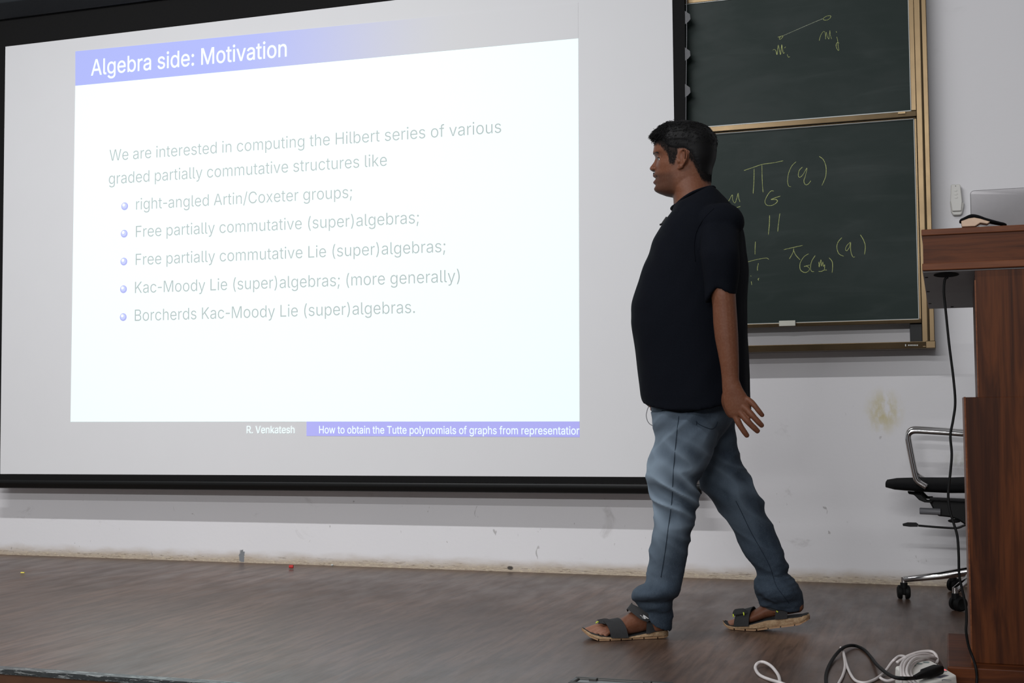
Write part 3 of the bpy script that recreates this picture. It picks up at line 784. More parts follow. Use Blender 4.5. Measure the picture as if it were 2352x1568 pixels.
# chalk tray along the bottom
b = MB()
b.prism([(BX0 - .06, -.004, zb - .004), (BX0 - .06, YF + .002, zb - .004), (BX0 - .06, YF - .004, ztray), (BX0 - .06, YF + .010, ztray), (BX0 - .06, YF + .014, zb + .006), (BX0 - .06, -.004, zb + .006)], (xo - BX0 + .062, 0, 0))
tr = b.build('chalk_tray', M['bronze'], bd, bevel=.002)
b = MB()
p = py(2126, 794, YF - .004)
b.box((p.x, YF - .006, zb - .005), (xo + .003, YF + .01, ztray + .002)).build('corner_cap', M['bronze'], tr, bevel=.003)
b = MB()
for i in range(9):
    q = py(2080 + i * 3.4, 792.3, YF - .0045)
    if i == 1:
        continue
    h = .0048 if i == 0 else .0028
    f_ = (ztray - q.z) / (ztray - zb + .004) * .006
    b.box((q.x - .0021, YF - .0052 + f_, q.z - h), (q.x + .0019, YF + .002 + f_, q.z + h * .8))
b.build('maker_mark', M['white_bead'], tr)
b = MB()
q0, q1 = py(2090, 742, -.03), py(2118, 789, -.03)
b.box((q0.x, -.004, q1.z), (xi, -.075, q0.z + .05)).build('stopper', M['black_metal'], bd, bevel=.002)


def panel(name, x0, x1, z0, z1, y, fw_l, fw_r, fw_b, fw_t, label, tilt=0):
    o = MB().box((x0 + fw_l * .6, y + .006, z0 + fw_b * .6), (x1 - fw_r * .6, y + .018, z1 - fw_t * .6)).build(name, M['board'], bd)
    o['label'] = label
    b = MB()
    b.prism([(x0, y + .022, z0), (x0, y + tilt, z0), (x0, y + max(0, -tilt), z0 + fw_b), (x0, y + .022, z0 + fw_b)], (x1 - x0, 0, 0))
    b.box((x0, y, z1 - fw_t), (x1, y + .022, z1))
    b.box((x0, y, z0 + fw_b), (x0 + fw_l, y + .022, z1 - fw_t))
    b.box((x1 - fw_r, y, z0 + fw_b), (x1, y + .022, z1 - fw_t))
    b.build('panel_frame', M['bronze'], o, bevel=.002)
    b = MB()
    e = .0025
    X0, X1, Z0, Z1 = x0 + fw_l, x1 - fw_r, z0 + fw_b, z1 - fw_t
    b.box((X0, y + .002, Z0 - .001), (X1, y + .012, Z0 + e))
    b.box((X0, y + .002, Z1 - e), (X1, y + .012, Z1 + .001))
    b.box((X1 - e, y + .002, Z0), (X1 + .001, y + .012, Z1))
    b.build('edge_bead', M['white_bead'], o)
    return o


pxr = lambda u, v, y: py(u, v, y).x
upan = panel('upper_board', BX0 + .01, pxr(2105, 262, YU), py(1866, 285, YU).z, ZTOP - .01, YU, .03, .021, abs(py(1866, 285, YU).z - py(1866, 272, YU).z), .03, 'upper green board with a chalk edge between two points', -.002)
lpan = panel('lower_board', BX0 + .01, pxr(2117, 744, YL), py(1900, 747.5, YL).z, py(1866, 286.5, YL).z, YL, .03, pxr(2117, 744, YL) - pxr(2111, 730, YL), abs(py(1900, 747.5, YL).z - py(1900, 739, YL).z), .006, 'lower green board with chalk product formulas', .003)
p0, p1 = py(1789, 736.5, YL - .012), py(1827, 748, YL - .012)
b = MB().box((p0.x, YL - .012, p0.z), (p1.x, YL + .002, p1.z)).build('handle', M['ivory'], lpan, bevel=.002)
p0, p1 = py(2062, 256.5, YU - .006), py(2080, 260.5, YU - .006)
MB().box((p0.x, YU - .004, p0.z), (p1.x, YU + .012, p1.z)).build('frame_clip', M['bronze'], upan, bevel=.001)


def strokes(name, lists, y, parent, mat, r=.0018):
    b = MB()
    for s in lists:
        P = [py(u, v, y) for u, v in s]
        P = catmull(P, 6) if len(P) > 2 else [P[0] + (P[1] - P[0]) * t / 6 for t in range(7)]
        rr = [r * (.75 + .35 * noise.noise(p * 30)) * (.6 if i in (0, len(P) - 1) else 1) for i, p in enumerate(P)]
        b.tube(P, rr, 6, flat=.35, side=(0, 1, 0))
    return b.build(name, mat, parent, smooth=True)


def zt(pts, ox, oy, sc):
    return [(ox + x / sc, oy + y / sc) for x, y in pts]


sU = lambda p: zt(p, 1760, 0, 9.8)
yc = YU + .0058
strokes('chalk_writing', [sU([(370, 808), (600, 708), (870, 590), (1100, 492), (1275, 420)])], yc, upan, M['chalk_pale'], .0014)
strokes('chalk_writing', [
    sU([(262, 836), (310, 825), (372, 806), (368, 832), (335, 872), (305, 886), (296, 862), (318, 830)]),
    sU([(1282, 425), (1310, 392), (1380, 358), (1445, 356), (1452, 382), (1420, 425), (1350, 455), (1292, 446), (1282, 425)]),
    sU([(145, 1130), (180, 1112), (215, 1140), (243, 1230), (255, 1120), (272, 1015), (290, 1100), (320, 1230), (336, 1120), (350, 1008), (362, 1090), (378, 1180), (395, 1202), (412, 1175)]),
    sU([(412, 1082), (436, 1052)]), sU([(474, 1225), (486, 1270), (510, 1290), (532, 1268)]),
    sU([(1192, 915), (1225, 800), (1270, 725), (1305, 708), (1330, 760), (1335, 882), (1340, 800), (1352, 728), (1370, 800), (1408, 880), (1420, 790), (1432, 690), (1444, 790), (1470, 878)]),
    sU([(1570, 705), (1586, 735)]), sU([(1588, 828), (1602, 890), (1614, 960), (1622, 1050), (1634, 1135), (1600, 1110), (1572, 1040), (1580, 985), (1600, 962), (1645, 972)])],
    yc, upan, M['chalk'], .0017)
sL = lambda p: zt(p, 1680, 340, 4.6118)
yl = YL + .0058
strokes('chalk_writing', [
    sL([(-45, 590), (-20, 545), (10, 495), (14, 550), (38, 580), (60, 520), (72, 478), (78, 530), (90, 570)]), sL([(48, 634), (98, 616)]),
    sL([(133, 238), (250, 198), (330, 172), (450, 155), (550, 134)]), sL([(240, 220), (238, 350), (231, 484)]), sL([(323, 180), (326, 330), (335, 470)]),
    sL([(685, 145), (640, 190), (605, 270), (595, 350), (606, 400), (632, 410)]),
    sL([(752, 202), (720, 235), (708, 285), (722, 310), (755, 285), (800, 212), (785, 290), (768, 350), (785, 388), (815, 380), (842, 345)]),
    sL([(930, 88), (975, 125), (1002, 200), (1000, 290), (980, 350), (958, 396)]),
    sL([(450, 455), (420, 455), (385, 495), (356, 560), (372, 602), (425, 608), (470, 585), (488, 560), (470, 545), (420, 546), (455, 530), (520, 508)]),
    sL([(404, 712), (402, 810), (391, 920)]), sL([(514, 692), (500, 790), (491, 886)]),
    sL([(254, 990), (251, 1060), (250, 1128)]), sL([(100, 1225), (183, 1202), (280, 1178), (370, 1165), (396, 1180)]),
    sL([(287, 1220), (276, 1265), (277, 1298)]), sL([(203, 1352), (210, 1356)]), sL([(210, 1412), (216, 1450)]), sL([(294, 1378), (282, 1388), (290, 1402)]),
    sL([(553, 1076), (640, 1056), (757, 1030)]), sL([(662, 1062), (650, 1110), (614, 1174)]), sL([(655, 1070), (680, 1130), (728, 1184)]),
    sL([(818, 1120), (770, 1150), (728, 1220), (732, 1290), (780, 1318), (818, 1300), (826, 1275), (800, 1252), (770, 1254), (832, 1238)]),
    sL([(888, 1138), (850, 1200), (838, 1270), (850, 1305), (875, 1308)]),
    sL([(926, 1205), (930, 1260), (948, 1182), (955, 1250), (968, 1205), (975, 1255), (988, 1235), (985, 1285)]), sL([(922, 1306), (955, 1306), (980, 1292), (1012, 1292)]),
    sL([(1034, 1162), (1066, 1200), (1072, 1260), (1066, 1320)]),
    sL([(1170, 948), (1128, 1000), (1118, 1060), (1140, 1120), (1192, 1146)]),
    sL([(1262, 995), (1225, 1030), (1208, 1070), (1222, 1088), (1250, 1050), (1263, 1000), (1262, 1070), (1275, 1130), (1292, 1155), (1308, 1150)]),
    sL([(1366, 918), (1400, 975), (1418, 1040), (1410, 1130)])],
    yl, lpan, M['chalk'], .0020)
# ------------------------------------------------------------------ materials of the furniture
def wood(name, dark, light, axis=2, scale=1.0, rough=.42):
    k = N(name)
    s = [9 * scale, 9 * scale, 9 * scale]
    s[axis] = .7 * scale
    g = k.noise(k.co(tuple(s)), 2.4, 5, .58, .9)
    s2 = [70 * scale] * 3
    s2[axis] = 2.2 * scale
    f = k.noise(k.co(tuple(s2)), 2.0, 4, .6)
    c = k.mix(k.ramp(g, .32, .68), dark, light)
    c = k.mix(k.ramp(f, .45, .75, 0, .45), c, tuple(x * .45 for x in dark))
    k.bump(f, .08, .001)
    return k.end(c, rough, 0, .14)


M['lectern_v'] = wood('reddish_wood_upright', (.034, .0088, .0026), (.108, .030, .0078), 2)
M['lectern_h'] = wood('reddish_wood_across', (.044, .0115, .0036), (.118, .033, .0095), 0)
M['lectern_edge'] = wood('reddish_edge_band', (.130, .041, .0165), (.195, .068, .028), 0, 1.4, .4)
M['laminate'] = plain('grey_laminate', (.20, .19, .19), .5, var=.2, scale=9)
M['black_rubber'] = plain('black_rubber', (.005, .005, .005), .55, spec=.15)
M['black_plastic'] = plain('black_plastic', (.0055, .0055, .0055), .5, spec=.25)
M['mesh_black'] = plain('black_seat_fabric', (.0055, .0055, .006), .9, scale=300, var=.5, bump=.4, spec=.12)
M['chrome'] = plain('chrome', (.62, .60, .59), .13, 1, var=.04)
M['aluminium'] = plain('brushed_silver', (.30, .29, .295), .42, .8, var=.05, scale=80)
M['offwhite'] = plain('offwhite_plastic', (.58, .57, .53), .4, var=.04)
M['white_cable'] = plain('white_cable_jacket', (.66, .61, .59), .45, var=.06)
M['strip_white'] = plain('white_power_strip', (.80, .78, .72), .45, var=.06)
M['teal'] = plain('grey_green_socket_shutter', (.28, .38, .37), .4)
M['felt'] = plain('black_felt', (.008, .008, .009), .95, spec=.1, scale=200, var=.5, bump=.5)
M['pale_wood'] = plain('pale_wood', (.66, .47, .33), .55, var=.2, scale=40)
M['dark_mark'] = plain('dark_mark', (.004, .0035, .003), .8, spec=.1)
M['led'] = plain('red_lamp', (.8, .12, .12), .3, emit=(1, .12, .12), power=.8)
M['rating'] = plain('grey_rating_label', (.13, .13, .17), .5)

# ------------------------------------------------------------------ remote control in its wall holder
YR = -.022
hd = thing('remote_holder', 'off-white remote control cradle fixed to the wall above the lectern', 'remote holder', py(2197, 477, 0))
c = [py(u, v, YR) for u, v in ((2181.8, 461), (2214, 464), (2213.5, 474), (2210, 489), (2206, 493.5), (2189, 494), (2184.5, 486))]
MB().prism([(p.x, YR, p.z) for p in c], (0, .022, 0)).build('cradle', M['offwhite'], hd, bevel=.004)
rm = thing('remote_control', 'slim off-white remote control standing in the wall cradle', 'remote control', py(2196, 450, -.03))
c = [py(u, v, -.03) for u, v in ((2184, 424.5), (2187, 423.2), (2203, 422.6), (2206, 424.5), (2210, 462), (2208, 484), (2187, 485), (2183, 462))]
MB().prism([(p.x, -.031, p.z) for p in c], (0, .016, 0)).build('body', M['offwhite'], rm, bevel=.003)
for v in (437, 445.3, 453):
    p = py(2195.2 + (v - 437) * .06, v, -.032)
    b = MB().lathe((p.x, -.030, p.z), (0, -1, 0), [(0, .0001), (0, .0072), (.0022, .0066), (.0026, .0001)], 20)
    for q in b.v:
        q.z = p.z + (q.z - p.z) * .72
    b.build('button', M['offwhite'], rm, smooth=40)
p = py(2195, 427, -.032)
MB().lathe((p.x, -.0308, p.z), (0, -1, 0), [(0, .0001), (0, .0016), (.001, .0016), (.001, .0001)], 10).build('indicator', M['dark_mark'], rm)

# ------------------------------------------------------------------ lectern
ZP = .055
a = pz(2176, 1530, ZP)
PX, PY = a.x, a.y
YB = pz(2232, 1522, ZP).y
BX = pz(2232, 1522, ZP).x
LX1 = .66
lec = thing('lectern', 'tall reddish wood lectern on a plinth with sloping top and cable hole', 'lectern', (.35, YB + .2, 0))
pb = pz(2180, 1456, ZP).y
b = MB().box((PX, PY, 0), (LX1 + (BX - PX), pb + .02, ZP)).build('plinth', M['lectern_h'], lec, bevel=.004)
zs = py(2217, 912, YB).z
CX = py(2247, 912, YB).x
YTF = YB - .012
tl, bl_ = py(2117, 527, YTF), py(2118.5, 621, YTF)
ZTF, ZUF = tl.z, bl_.z
TX = bl_.x
YTB = YTF + .56
bk = py(2131.8, 707, YTB)
slope = (ZUF - bk.z) / .56
TXB = bk.x
b = MB()
b.box((BX, YB, ZP), (LX1, pb - .02, zs)).build('lower_cabinet', M['lectern_v'], lec, bevel=.002)
e = MB()
e.box((BX - .0015, YB - .0012, ZP), (BX + .003, pb - .02, zs + .001)).build('edge_band', M['lectern_edge'], lec)
b = MB()
zc = lambda y: ZUF - slope * (y - YTF)
yc0, yc1 = YB + .002, YB + .36
b.hexa([(CX, yc0, zs), (LX1 - .04, yc0, zs), (LX1 - .04, yc1, zs), (CX, yc1, zs)], [(CX, yc0, zc(yc0) - .001), (LX1 - .04, yc0, zc(yc0) - .001), (LX1 - .04, yc1, zc(yc1) - .001), (CX, yc1, zc(yc1) - .001)])
b.build('column', M['lectern_v'], lec)
e = MB()
e.box((CX - .0015, yc0 - .001, zs), (CX + .002, yc0 + .02, zc(yc0) - .03)).build('edge_band', M['lectern_edge'], lec)
LXR = LX1 + .12


def tslab(name, o0, o1, y0, mat, inset=0, bev=.002, yb=YTB):
    """a board of the sloping top, o0..o1 above the underside line"""
    lo = [(TX + inset, y0, zc(y0) + o0), (LXR - inset, y0, zc(y0) + o0), (LXR - inset, yb, zc(yb) + o0), (TXB + inset, yb, zc(yb) + o0)]
    hi = [(x, y, z + o1 - o0) for x, y, z in lo]
    return MB().hexa(lo, hi).build(name, mat, lec, bevel=bev)


TH = ZTF - ZUF
e1 = abs(py(2118, 605, YTF).z - ZUF)
e2_ = abs(py(2118, 541, YTF).z - ZUF)
us = tslab('base_board', .0, e1, YTF, M['lectern_edge'])
tslab('underside_panel', -.003, -.0002, YTF + .012, M['laminate'], .002, 0)
tslab('fascia', e1, e2_, YTF + .006, M['lectern_h'], .003, 0, YTF + .03)
tslab('desk_board', e2_, TH, YTF, M['lectern_edge'])
for sx0, sx1 in ((0, .018), (LXR - TX - .018, LXR - TX)):
    b = MB()
    y0, y1 = YTF + .01, YTB - .005
    b.hexa([(TX + sx0 + .004, y0, zc(y0) + e1), (TX + sx1 + .003, y0, zc(y0) + e1), (TX + sx1 + .003, y1, zc(y1) + e1), (TX + sx0 + .009, y1, zc(y1) + e1)],
           [(TX + sx0 + .004, y0, zc(y0) + e2_), (TX + sx1 + .003, y0, zc(y0) + e2_), (TX + sx1 + .003, y1, zc(y1) + e2_), (TX + sx0 + .009, y1, zc(y1) + e2_)])
    b.build('side_board', M['lectern_h'], lec)
# cable hole on the underside and three screw marks
und = V(0, 1, -slope).normalized()
unn = V(0, slope, 1).normalized()


def on_under(u, v):
    d = ray(u, v)
    p0 = V(0, YTF, ZUF - .0032)
    return CAM + d * ((p0 - CAM).dot(unn) / d.dot(unn))


hc = on_under(2173.5, 630.5)
hr = abs(on_under(2203, 630).x - on_under(2144, 631).x) / 2
b = MB()
b.add([hc - unn * .0006 + (V(1, 0, 0) * math.cos(q) + und * math.sin(q)) * hr for q in (2 * math.pi * i / 40 for i in range(40))], [tuple(range(40))])
b.build('cable_hole', M['dark_mark'], lec)
for u, v in ((2128, 637), (2132, 669.5), (2136, 697), (2187, 704.5)):
    p = on_under(u, v)
    b = MB()
    b.obox(p - unn * .0004, (.0042, 0, 0), und * .004, unn * .0004)
    b.build('screw_mark', M['dark_mark'], lec)

# cable hanging from the hole, down in front of the cabinet and over the plinth
pth = [(2177, 630, YTF + .1), (2170, 643, YTF + .1), (2168, 672, YTF + .1), (2172, 712, YTF + .1), (2180, 790, YTF + .09), (2190, 870, YTF + .08), (2194, 925, YTF + .07), (2189, 965, YTF + .06), (2183, 1000, YTF + .05),
       (2186, 1042, YTF + .04), (2183, 1084, YTF + .03), (2178, 1132, YTF + .02), (2181, 1168, YTF + .01), (2191, 1203, YTF), (2199, 1232, YTF - .01), (2202, 1275, YTF - .02), (2203, 1318, YTF - .02), (2208, 1345, YTF - .02), (2218, 1391, YTF - .025),
       (2220, 1422, YTF - .03), (2219, 1450, YTF - .035), (2225, 1484, YTF - .03), (2235, 1511, YTF - .035)]
P0 = on_under(2177, 631.5)
pth = [(u, v, P0.y - .002 + (y - YTF - .1) * (YTF - .035 - P0.y) / -.135) for u, v, y in pth]
P = [P0 + V(0, 0, -.006)] + [py(*q) for q in pth[1:]]
P += [V(pz(2240, 1528, ZP).x, PY - .007, ZP + .006), V(pz(2242, 1540, .03).x, PY - .013, .03), V(pz(2240, 1556, .004).x - .004, PY - .03, .005), V(pz(2236, 1568, .004).x - .02, PY - .09, .005)]
for p in P[:-4]:
    if p.z < ZP + .007:
        p.z = ZP + .007
o = MB().tube(catmull(P, 6), .0036, 8).build('hanging_cable', M['black_rubber'], smooth=True, loc=P[0])
tag(o, 'thin black cable hanging from the hole under the lectern top to the floor', 'cable')

# ------------------------------------------------------------------ things on the lectern
ztop = lambda y: zc(y) + TH
lap = thing('laptop', 'silver laptop seen from behind, open on the lectern', 'laptop', (.2, YTF + .3, ztop(YTF + .3)))
ly = YTF + .17
lt = py(2232, 440, ly)
lx0 = py(2229, 470, ly).x
lzt = py(2232, 437.5, ly).z
lzr = py(2350, 433.5, ly).z
lzb = ztop(ly) + .012
lw = .335
b = MB()
rr = .011


def lid(y, inset=0):
    q = []
    for cx, cz, a0 in ((lx0 + lw - rr, lzt - rr, 0), (lx0 + rr, lzt - rr, 90)):
        for i in range(7):
            t = math.radians(a0 + i * 15)
            q.append((cx + (rr - inset) * math.cos(t), y, cz + (rr - inset) * math.sin(t)))
    q += [(lx0 + inset, y + .02, lzb), (lx0 + lw - inset, y + .02, lzb)]
    return q


b.loft([lid(ly, .0015), lid(ly + .0015), lid(ly + .0045)])
b.build('lid', M['aluminium'], lap, smooth=35)
b = MB()
b.hexa([(lx0 + .006, ly + .0256, lzb + .01), (lx0 + lw - .006, ly + .0256, lzb + .01), (lx0 + lw - .006, ly + .0275, lzb + .01), (lx0 + .006, ly + .0275, lzb + .01)],
       [(lx0 + .006, ly + .0066, lzt - .008), (lx0 + lw - .006, ly + .0066, lzt - .008), (lx0 + lw - .006, ly + .0085, lzt - .008), (lx0 + .006, ly + .0085, lzt - .008)])
b.build('screen_panel', M['black_plastic'], lap)
b = MB()
y0, y1 = ly + .012, ly + .24
b.hexa([(lx0, y0, ztop(y0) + .001), (lx0 + lw, y0, ztop(y0) + .001), (lx0 + lw, y1, ztop(y1) + .001), (lx0, y1, ztop(y1) + .001)],
       [(lx0, y0, ztop(y0) + .016), (lx0 + lw, y0, ztop(y0) + .016), (lx0 + lw, y1, ztop(y1) + .014), (lx0, y1, ztop(y1) + .014)])
b.build('keyboard_base', M['aluminium'], lap, bevel=.002)
b = MB()
b.tube([(lx0 + .04, ly + .014, lzb + .002), (lx0 + lw - .04, ly + .014, lzb + .002)], .006, 12)
b.build('hinge', M['black_plastic'], lap, smooth=40)

dy = YTF + .03
zd = ztop(dy)
du = thing('board_duster', 'black felt board duster with a pale wooden block on the lectern edge', 'duster', py(2245, 519, dy))
P = [py(u, v, dy) for u, v in ((2203.5, 506.5), (2213, 502.5), (2226, 496.5), (2237, 495), (2250, 497.5), (2264, 502.5), (2281, 507), (2297, 510.5), (2313, 513.5))]
P = catmull(P, 4)
b = MB()
rings = []
for i, p in enumerate(P):
    t = i / (len(P) - 1)
    h = lerp(t, (0, .05, .3, .7, .95, 1), (.003, .0062, .0072, .0060, .0042, .0016))
    w = lerp(t, (0, .06, .5, .94, 1), (.012, .022, .024, .022, .012))
    rings.append([p + V(0, .026 + w * math.cos(q), h * math.sin(q)) for q in (2 * math.pi * j / 16 for j in range(16))])
b.loft(rings).build('felt_pad', M['felt'], du, smooth=True)
b = MB()
q = [py(u, v, dy) for u, v in ((2207.5, 506.5), (2226, 500), (2238, 498.5), (2252, 501), (2275, 508), (2268, 513), (2252, 510.5), (2240, 518.5), (2210, 520))]
b.prism([(p.x, dy + .006, p.z) for p in q], (0, .040, 0)).build('wooden_block', M['pale_wood'], du, bevel=.002)
p = py(2258, 517, dy)
ck = MB().tube([(p.x - .011, dy + .012, zd + .0055), (p.x + .014, dy + .02, zd + .0045)], .0055, 12).build('chalk_stick', M['white_bead'], smooth=40, loc=p)
tag(ck, 'short white chalk stick lying under the duster on the lectern', 'chalk')

# ------------------------------------------------------------------ office chair behind the lectern
A, B_ = pz(2077, 1376, 0), pz(2195, 1403, 0)
mid = (A + B_) / 2
dv = (B_ - A)
hl = math.sqrt(max(.275 ** 2 - (dv.length / 2) ** 2, .04))
nv = V(-dv.y, dv.x, 0).normalized()
if nv.x < 0:
    nv = -nv
CC = mid + nv * hl
ch = thing('office_chair', 'black office chair with chrome arm loops and star base behind the lectern', 'office chair', (CC.x, CC.y, 0))
yn, yf_ = CC.y - .25, CC.y + .235
ym = CC.y - .12
sx0 = py(2033.5, 1112, ym).x
zt_ = py(2060, 1106.5, yn).z
rings = []
for i in range(15):
    t = i / 14
    x = sx0 + .48 * t
    th = lerp(t, (0, .06, .3, .7, 1), (.012, .017, .022, .026, .026)) * 1.0
    zc_ = zt_ - .021 + lerp(t, (0, .12, .5, 1), (.001, .0, -.003, .004))
    hw = lerp(t, (0, .03, .1, .3, .9, 1), (.12, .17, .21, .235, .225, .19))
    rg = []
    for j in range(32):
        q = 2 * math.pi * j / 32
        cy, sz = math.cos(q), math.sin(q)
        rg.append(V(x, CC.y + hw * abs(cy) ** .55 * (1 if cy > 0 else -1), zc_ + th * abs(sz) ** .75 * (1 if sz > 0 else -1)))
    rings.append(rg)
MB().loft(rings).build('seat', M['mesh_black'], ch, smooth=True)
arm = [(2128, 1118), (2109, 1106), (2103, 1096), (2098, 1075), (2092, 1045), (2086.5, 1015), (2085.5, 1004), (2088, 995.5), (2096, 990.3), (2108, 989.3), (2140, 991), (2180, 993.5), (2220, 996.5)]
Pn = [py(u, v, yn) for u, v in arm]
sxm = Pn[-1].x
Pn += [V(sxm + .08, yn, Pn[-1].z - .001), V(sxm + .20, yn, Pn[-1].z - .004), V(sxm + .23, yn, Pn[-1].z - .02), V(sxm + .235, yn, Pn[-1].z - .07), V(sxm + .22, yn, zt_ - .02)]
for yy in (yn, yf_):
    sh = 0 if yy == yn else -.012        # the chair stands a degree or two askew
    Q = catmull([V(p.x + sh, yy, p.z) for p in Pn], 6)
    MB().tube(Q, .0105, 14).build('armrest', M['chrome'], ch, smooth=True)
# backrest
rings = []
for i in range(16):
    t = i / 15
    z = zt_ + .02 + .5 * t
    x = sx0 + .47 + .07 * t - .05 * math.sin(t * math.pi)
    hw = lerp(t, (0, .1, .85, 1), (.16, .21, .22, .17))
    rings.append([V(x + .014 * abs(math.sin(q)) ** .6 * (1 if math.sin(q) > 0 else -1), CC.y + hw * abs(math.cos(q)) ** .6 * (1 if math.cos(q) > 0 else -1), z) for q in (2 * math.pi * j / 28 for j in range(28))])
MB().loft(rings).build('backrest', M['mesh_black'], ch, smooth=True)
yk = CC.y - .06
b = MB()
q = [py(u, v, yk) for u, v in ((2085, 1126), (2113, 1128), (2120, 1136), (2130, 1146), (2142, 1146), (2142, 1152), (2124, 1151), (2112, 1146), (2100, 1134), (2088, 1132))]
for yy in (CC.y - .12, CC.y + .09):
    b.prism([(p.x, yy, p.z) for p in q], (0, .03, 0))
q2 = [V(p.x + .2, 0, p.z) for p in q[:5]]
b.build('seat_bracket', M['black_plastic'], ch, bevel=.003)
b = MB()
q = [py(u, v, yk) for u, v in ((2133, 1147), (2222, 1151), (2222, 1206), (2212, 1200), (2200, 1192), (2182, 1186), (2155, 1183), (2146, 1172))]
b.prism([(p.x, CC.y - .10, p.z) for p in q] + [], (0, .2, 0))
b.build('tilt_mechanism', M['black_plastic'], ch, bevel=.006)
p, p2 = py(2112, 1173, yk - .05), py(2160, 1175, yk - .05)
MB().tube([p, p + V(.003, 0, 0), p2], [.0105, .0128, .0128], 16).build('tension_knob', M['grey_plastic'], ch, smooth=40)
b = MB()
P = [py(u, v, yk - .07) for u, v in ((2109, 1206.5), (2150, 1210), (2190, 1212.5), (2203, 1211), (2215, 1206), (2228, 1203))]
b.tube(catmull(P, 5), .0042, 8)
q = [py(u, v, yk - .075) for u, v in ((2073, 1203), (2084, 1200), (2104, 1200.5), (2109, 1204), (2108, 1209.5), (2090, 1209.5), (2074, 1207.5))]
b.prism([(p.x, p.y, p.z) for p in q], (0, .02, 0))
b.build('height_lever', M['black_plastic'], ch, smooth=40)
p = py(2192, 1196, yk - .06)
MB().ball(p, .024, .014, .0075).build('tilt_paddle', M['black_plastic'], ch, smooth=True)
hz = py(2230, 1303, CC.y).z
MB().lathe((CC.x, CC.y, 0), (0, 0, 1), [(hz - .06, .001), (hz - .06, .035), (hz + .012, .042), (hz + .02, .03), (hz + .02, .027), (.30, .026), (.30, .019), (zt_ - .07, .019), (zt_ - .07, .001)], 24).build('gas_column', M['chrome'], ch, smooth=40)
a0 = math.atan2(A.y - CC.y, A.x - CC.x)
a1 = math.atan2(B_.y - CC.y, B_.x - CC.x)
d01 = (a1 - a0 + math.pi) % (2 * math.pi) - math.pi
st_ = 2 * math.pi / 5 * (1 if d01 > 0 else -1)
azs = [a0 + (d01 if i == 1 else st_ * i if i != 1 else 0) for i in range(5)]
for i, az in enumerate(azs):
    dr = V(math.cos(az), math.sin(az), 0)
    R_ = (A - CC).length if i == 0 else (B_ - CC).length if i == 1 else .275
    zo = py(2078, 1323, A.y).z - .012
    tip = CC + dr * R_
    b = MB()
    pts = [CC + dr * .02 + V(0, 0, hz - .012), CC + dr * (R_ * .5) + V(0, 0, (hz - .012) * .45 + zo * .55), tip + V(0, 0, zo), tip + dr * .006 + V(0, 0, zo - .002)]
    b.tube(pts, [.020, .0155, .0125, .006], 12, flat=.95)
    b.tube([tip + V(0, 0, zo + .009), tip + V(0, 0, .062)], .0105, 12)
    leg = b.build('base_leg', M['chrome'], ch, smooth=50)
    tw = az + (1.15 if i == 0 else -.5 if i == 1 else i * 1.3)
    if i == 0:
        tw = math.pi / 2 + .15
    if i == 1:
        tw = .65
    fw, sd = V(math.cos(tw), math.sin(tw), 0), V(-math.sin(tw), math.cos(tw), 0)
    cst = MB()
    wc = tip + V(0, 0, .0275) + fw * .012
    for sg in (-1, 1):
        cst.lathe(wc + sd * sg * .0065, sd * sg, [(0, .001), (0, .0265), (.003, .0275), (.014, .0265), (.018, .020), (.0165, .018), (.0165, .001)], 24)
    cst.tube([wc - sd * .008, wc + sd * .008], .012, 10)
    cst.tube([tip + V(0, 0, .066), tip + V(0, 0, .045)], .014, 12)
    cst.obox(wc + V(0, 0, .012) - fw * .006, fw * .014, sd * .0055, V(0, 0, .017))
    cst.build('caster', M['black_rubber'], leg, smooth=45)

# ------------------------------------------------------------------ power strip with its coiled white cable
ps = thing('power_strip', 'white power strip on the stage floor wrapped in its own coiled cable', 'power strip', pz(2130, 1545, 0))
zt2 = .05
q = [pz(u, v, zt2) for u, v in ((2056, 1529), (2136, 1514), (2197, 1549), (2118, 1572))]
ctr = sum(q, Vector()) / 4
lo = [V(*(ctr + (p - ctr) * 1.04)[:2], .0015) for p in q]
MB().hexa(lo, q).build('body', M['strip_white'], ps, bevel=.006, seg=3)
ex = (q[2] - q[1]).normalized()
ey = (q[1] - q[0]).normalized()
lw_ = (q[1] - q[0]).length
ll = (q[2] - q[1]).length
up_ = ex.cross(ey)
if up_.z < 0:
    up_ = -up_


def on_strip(a_, b_, h=0):
    return q[0] + ey * (a_ * lw_) + ex * (b_ * ll) + V(0, 0, h)


for a_, b_ in ((.60, .12), (.80, .12), (.40, .16), (.74, .60), (.86, .72)):
    b = MB()
    c_ = on_strip(a_, b_, .0005)
    b.add([c_ + V(.0085 * math.cos(t), .0085 * math.sin(t), .0006) for t in (2 * math.pi * i / 20 for i in range(20))], [tuple(range(20))])
    b.build('socket_shutter', M['teal'], ps)
p = pz(2169, 1539, zt2)
MB().ball(p, .006, .006, .003).build('indicator_lamp', M['led'], ps, smooth=True)
p, p2 = pz(2155, 1556.5, zt2), pz(2174, 1550.5, zt2)
dd = (p2 - p)
pn = V(-dd.y, dd.x, 0).normalized() * .006
b = MB().prism([p - pn, p2 - pn, p2 + pn, p + pn], (0, 0, .0008)).build('rating_label', M['rating'], ps)
b = MB()
p = pz(2174, 1563, zt2)
b.tube([p + V(.011 * math.cos(t), .011 * math.sin(t), .001) for t in (math.pi * .05 + math.pi * 1.1 * i / 16 for i in range(17))], .0011, 6)
b.build('switch_ring', M['grey_plastic'], ps, smooth=True)


def fl(u, v, z=.0045):
    return pz(u, v, z)


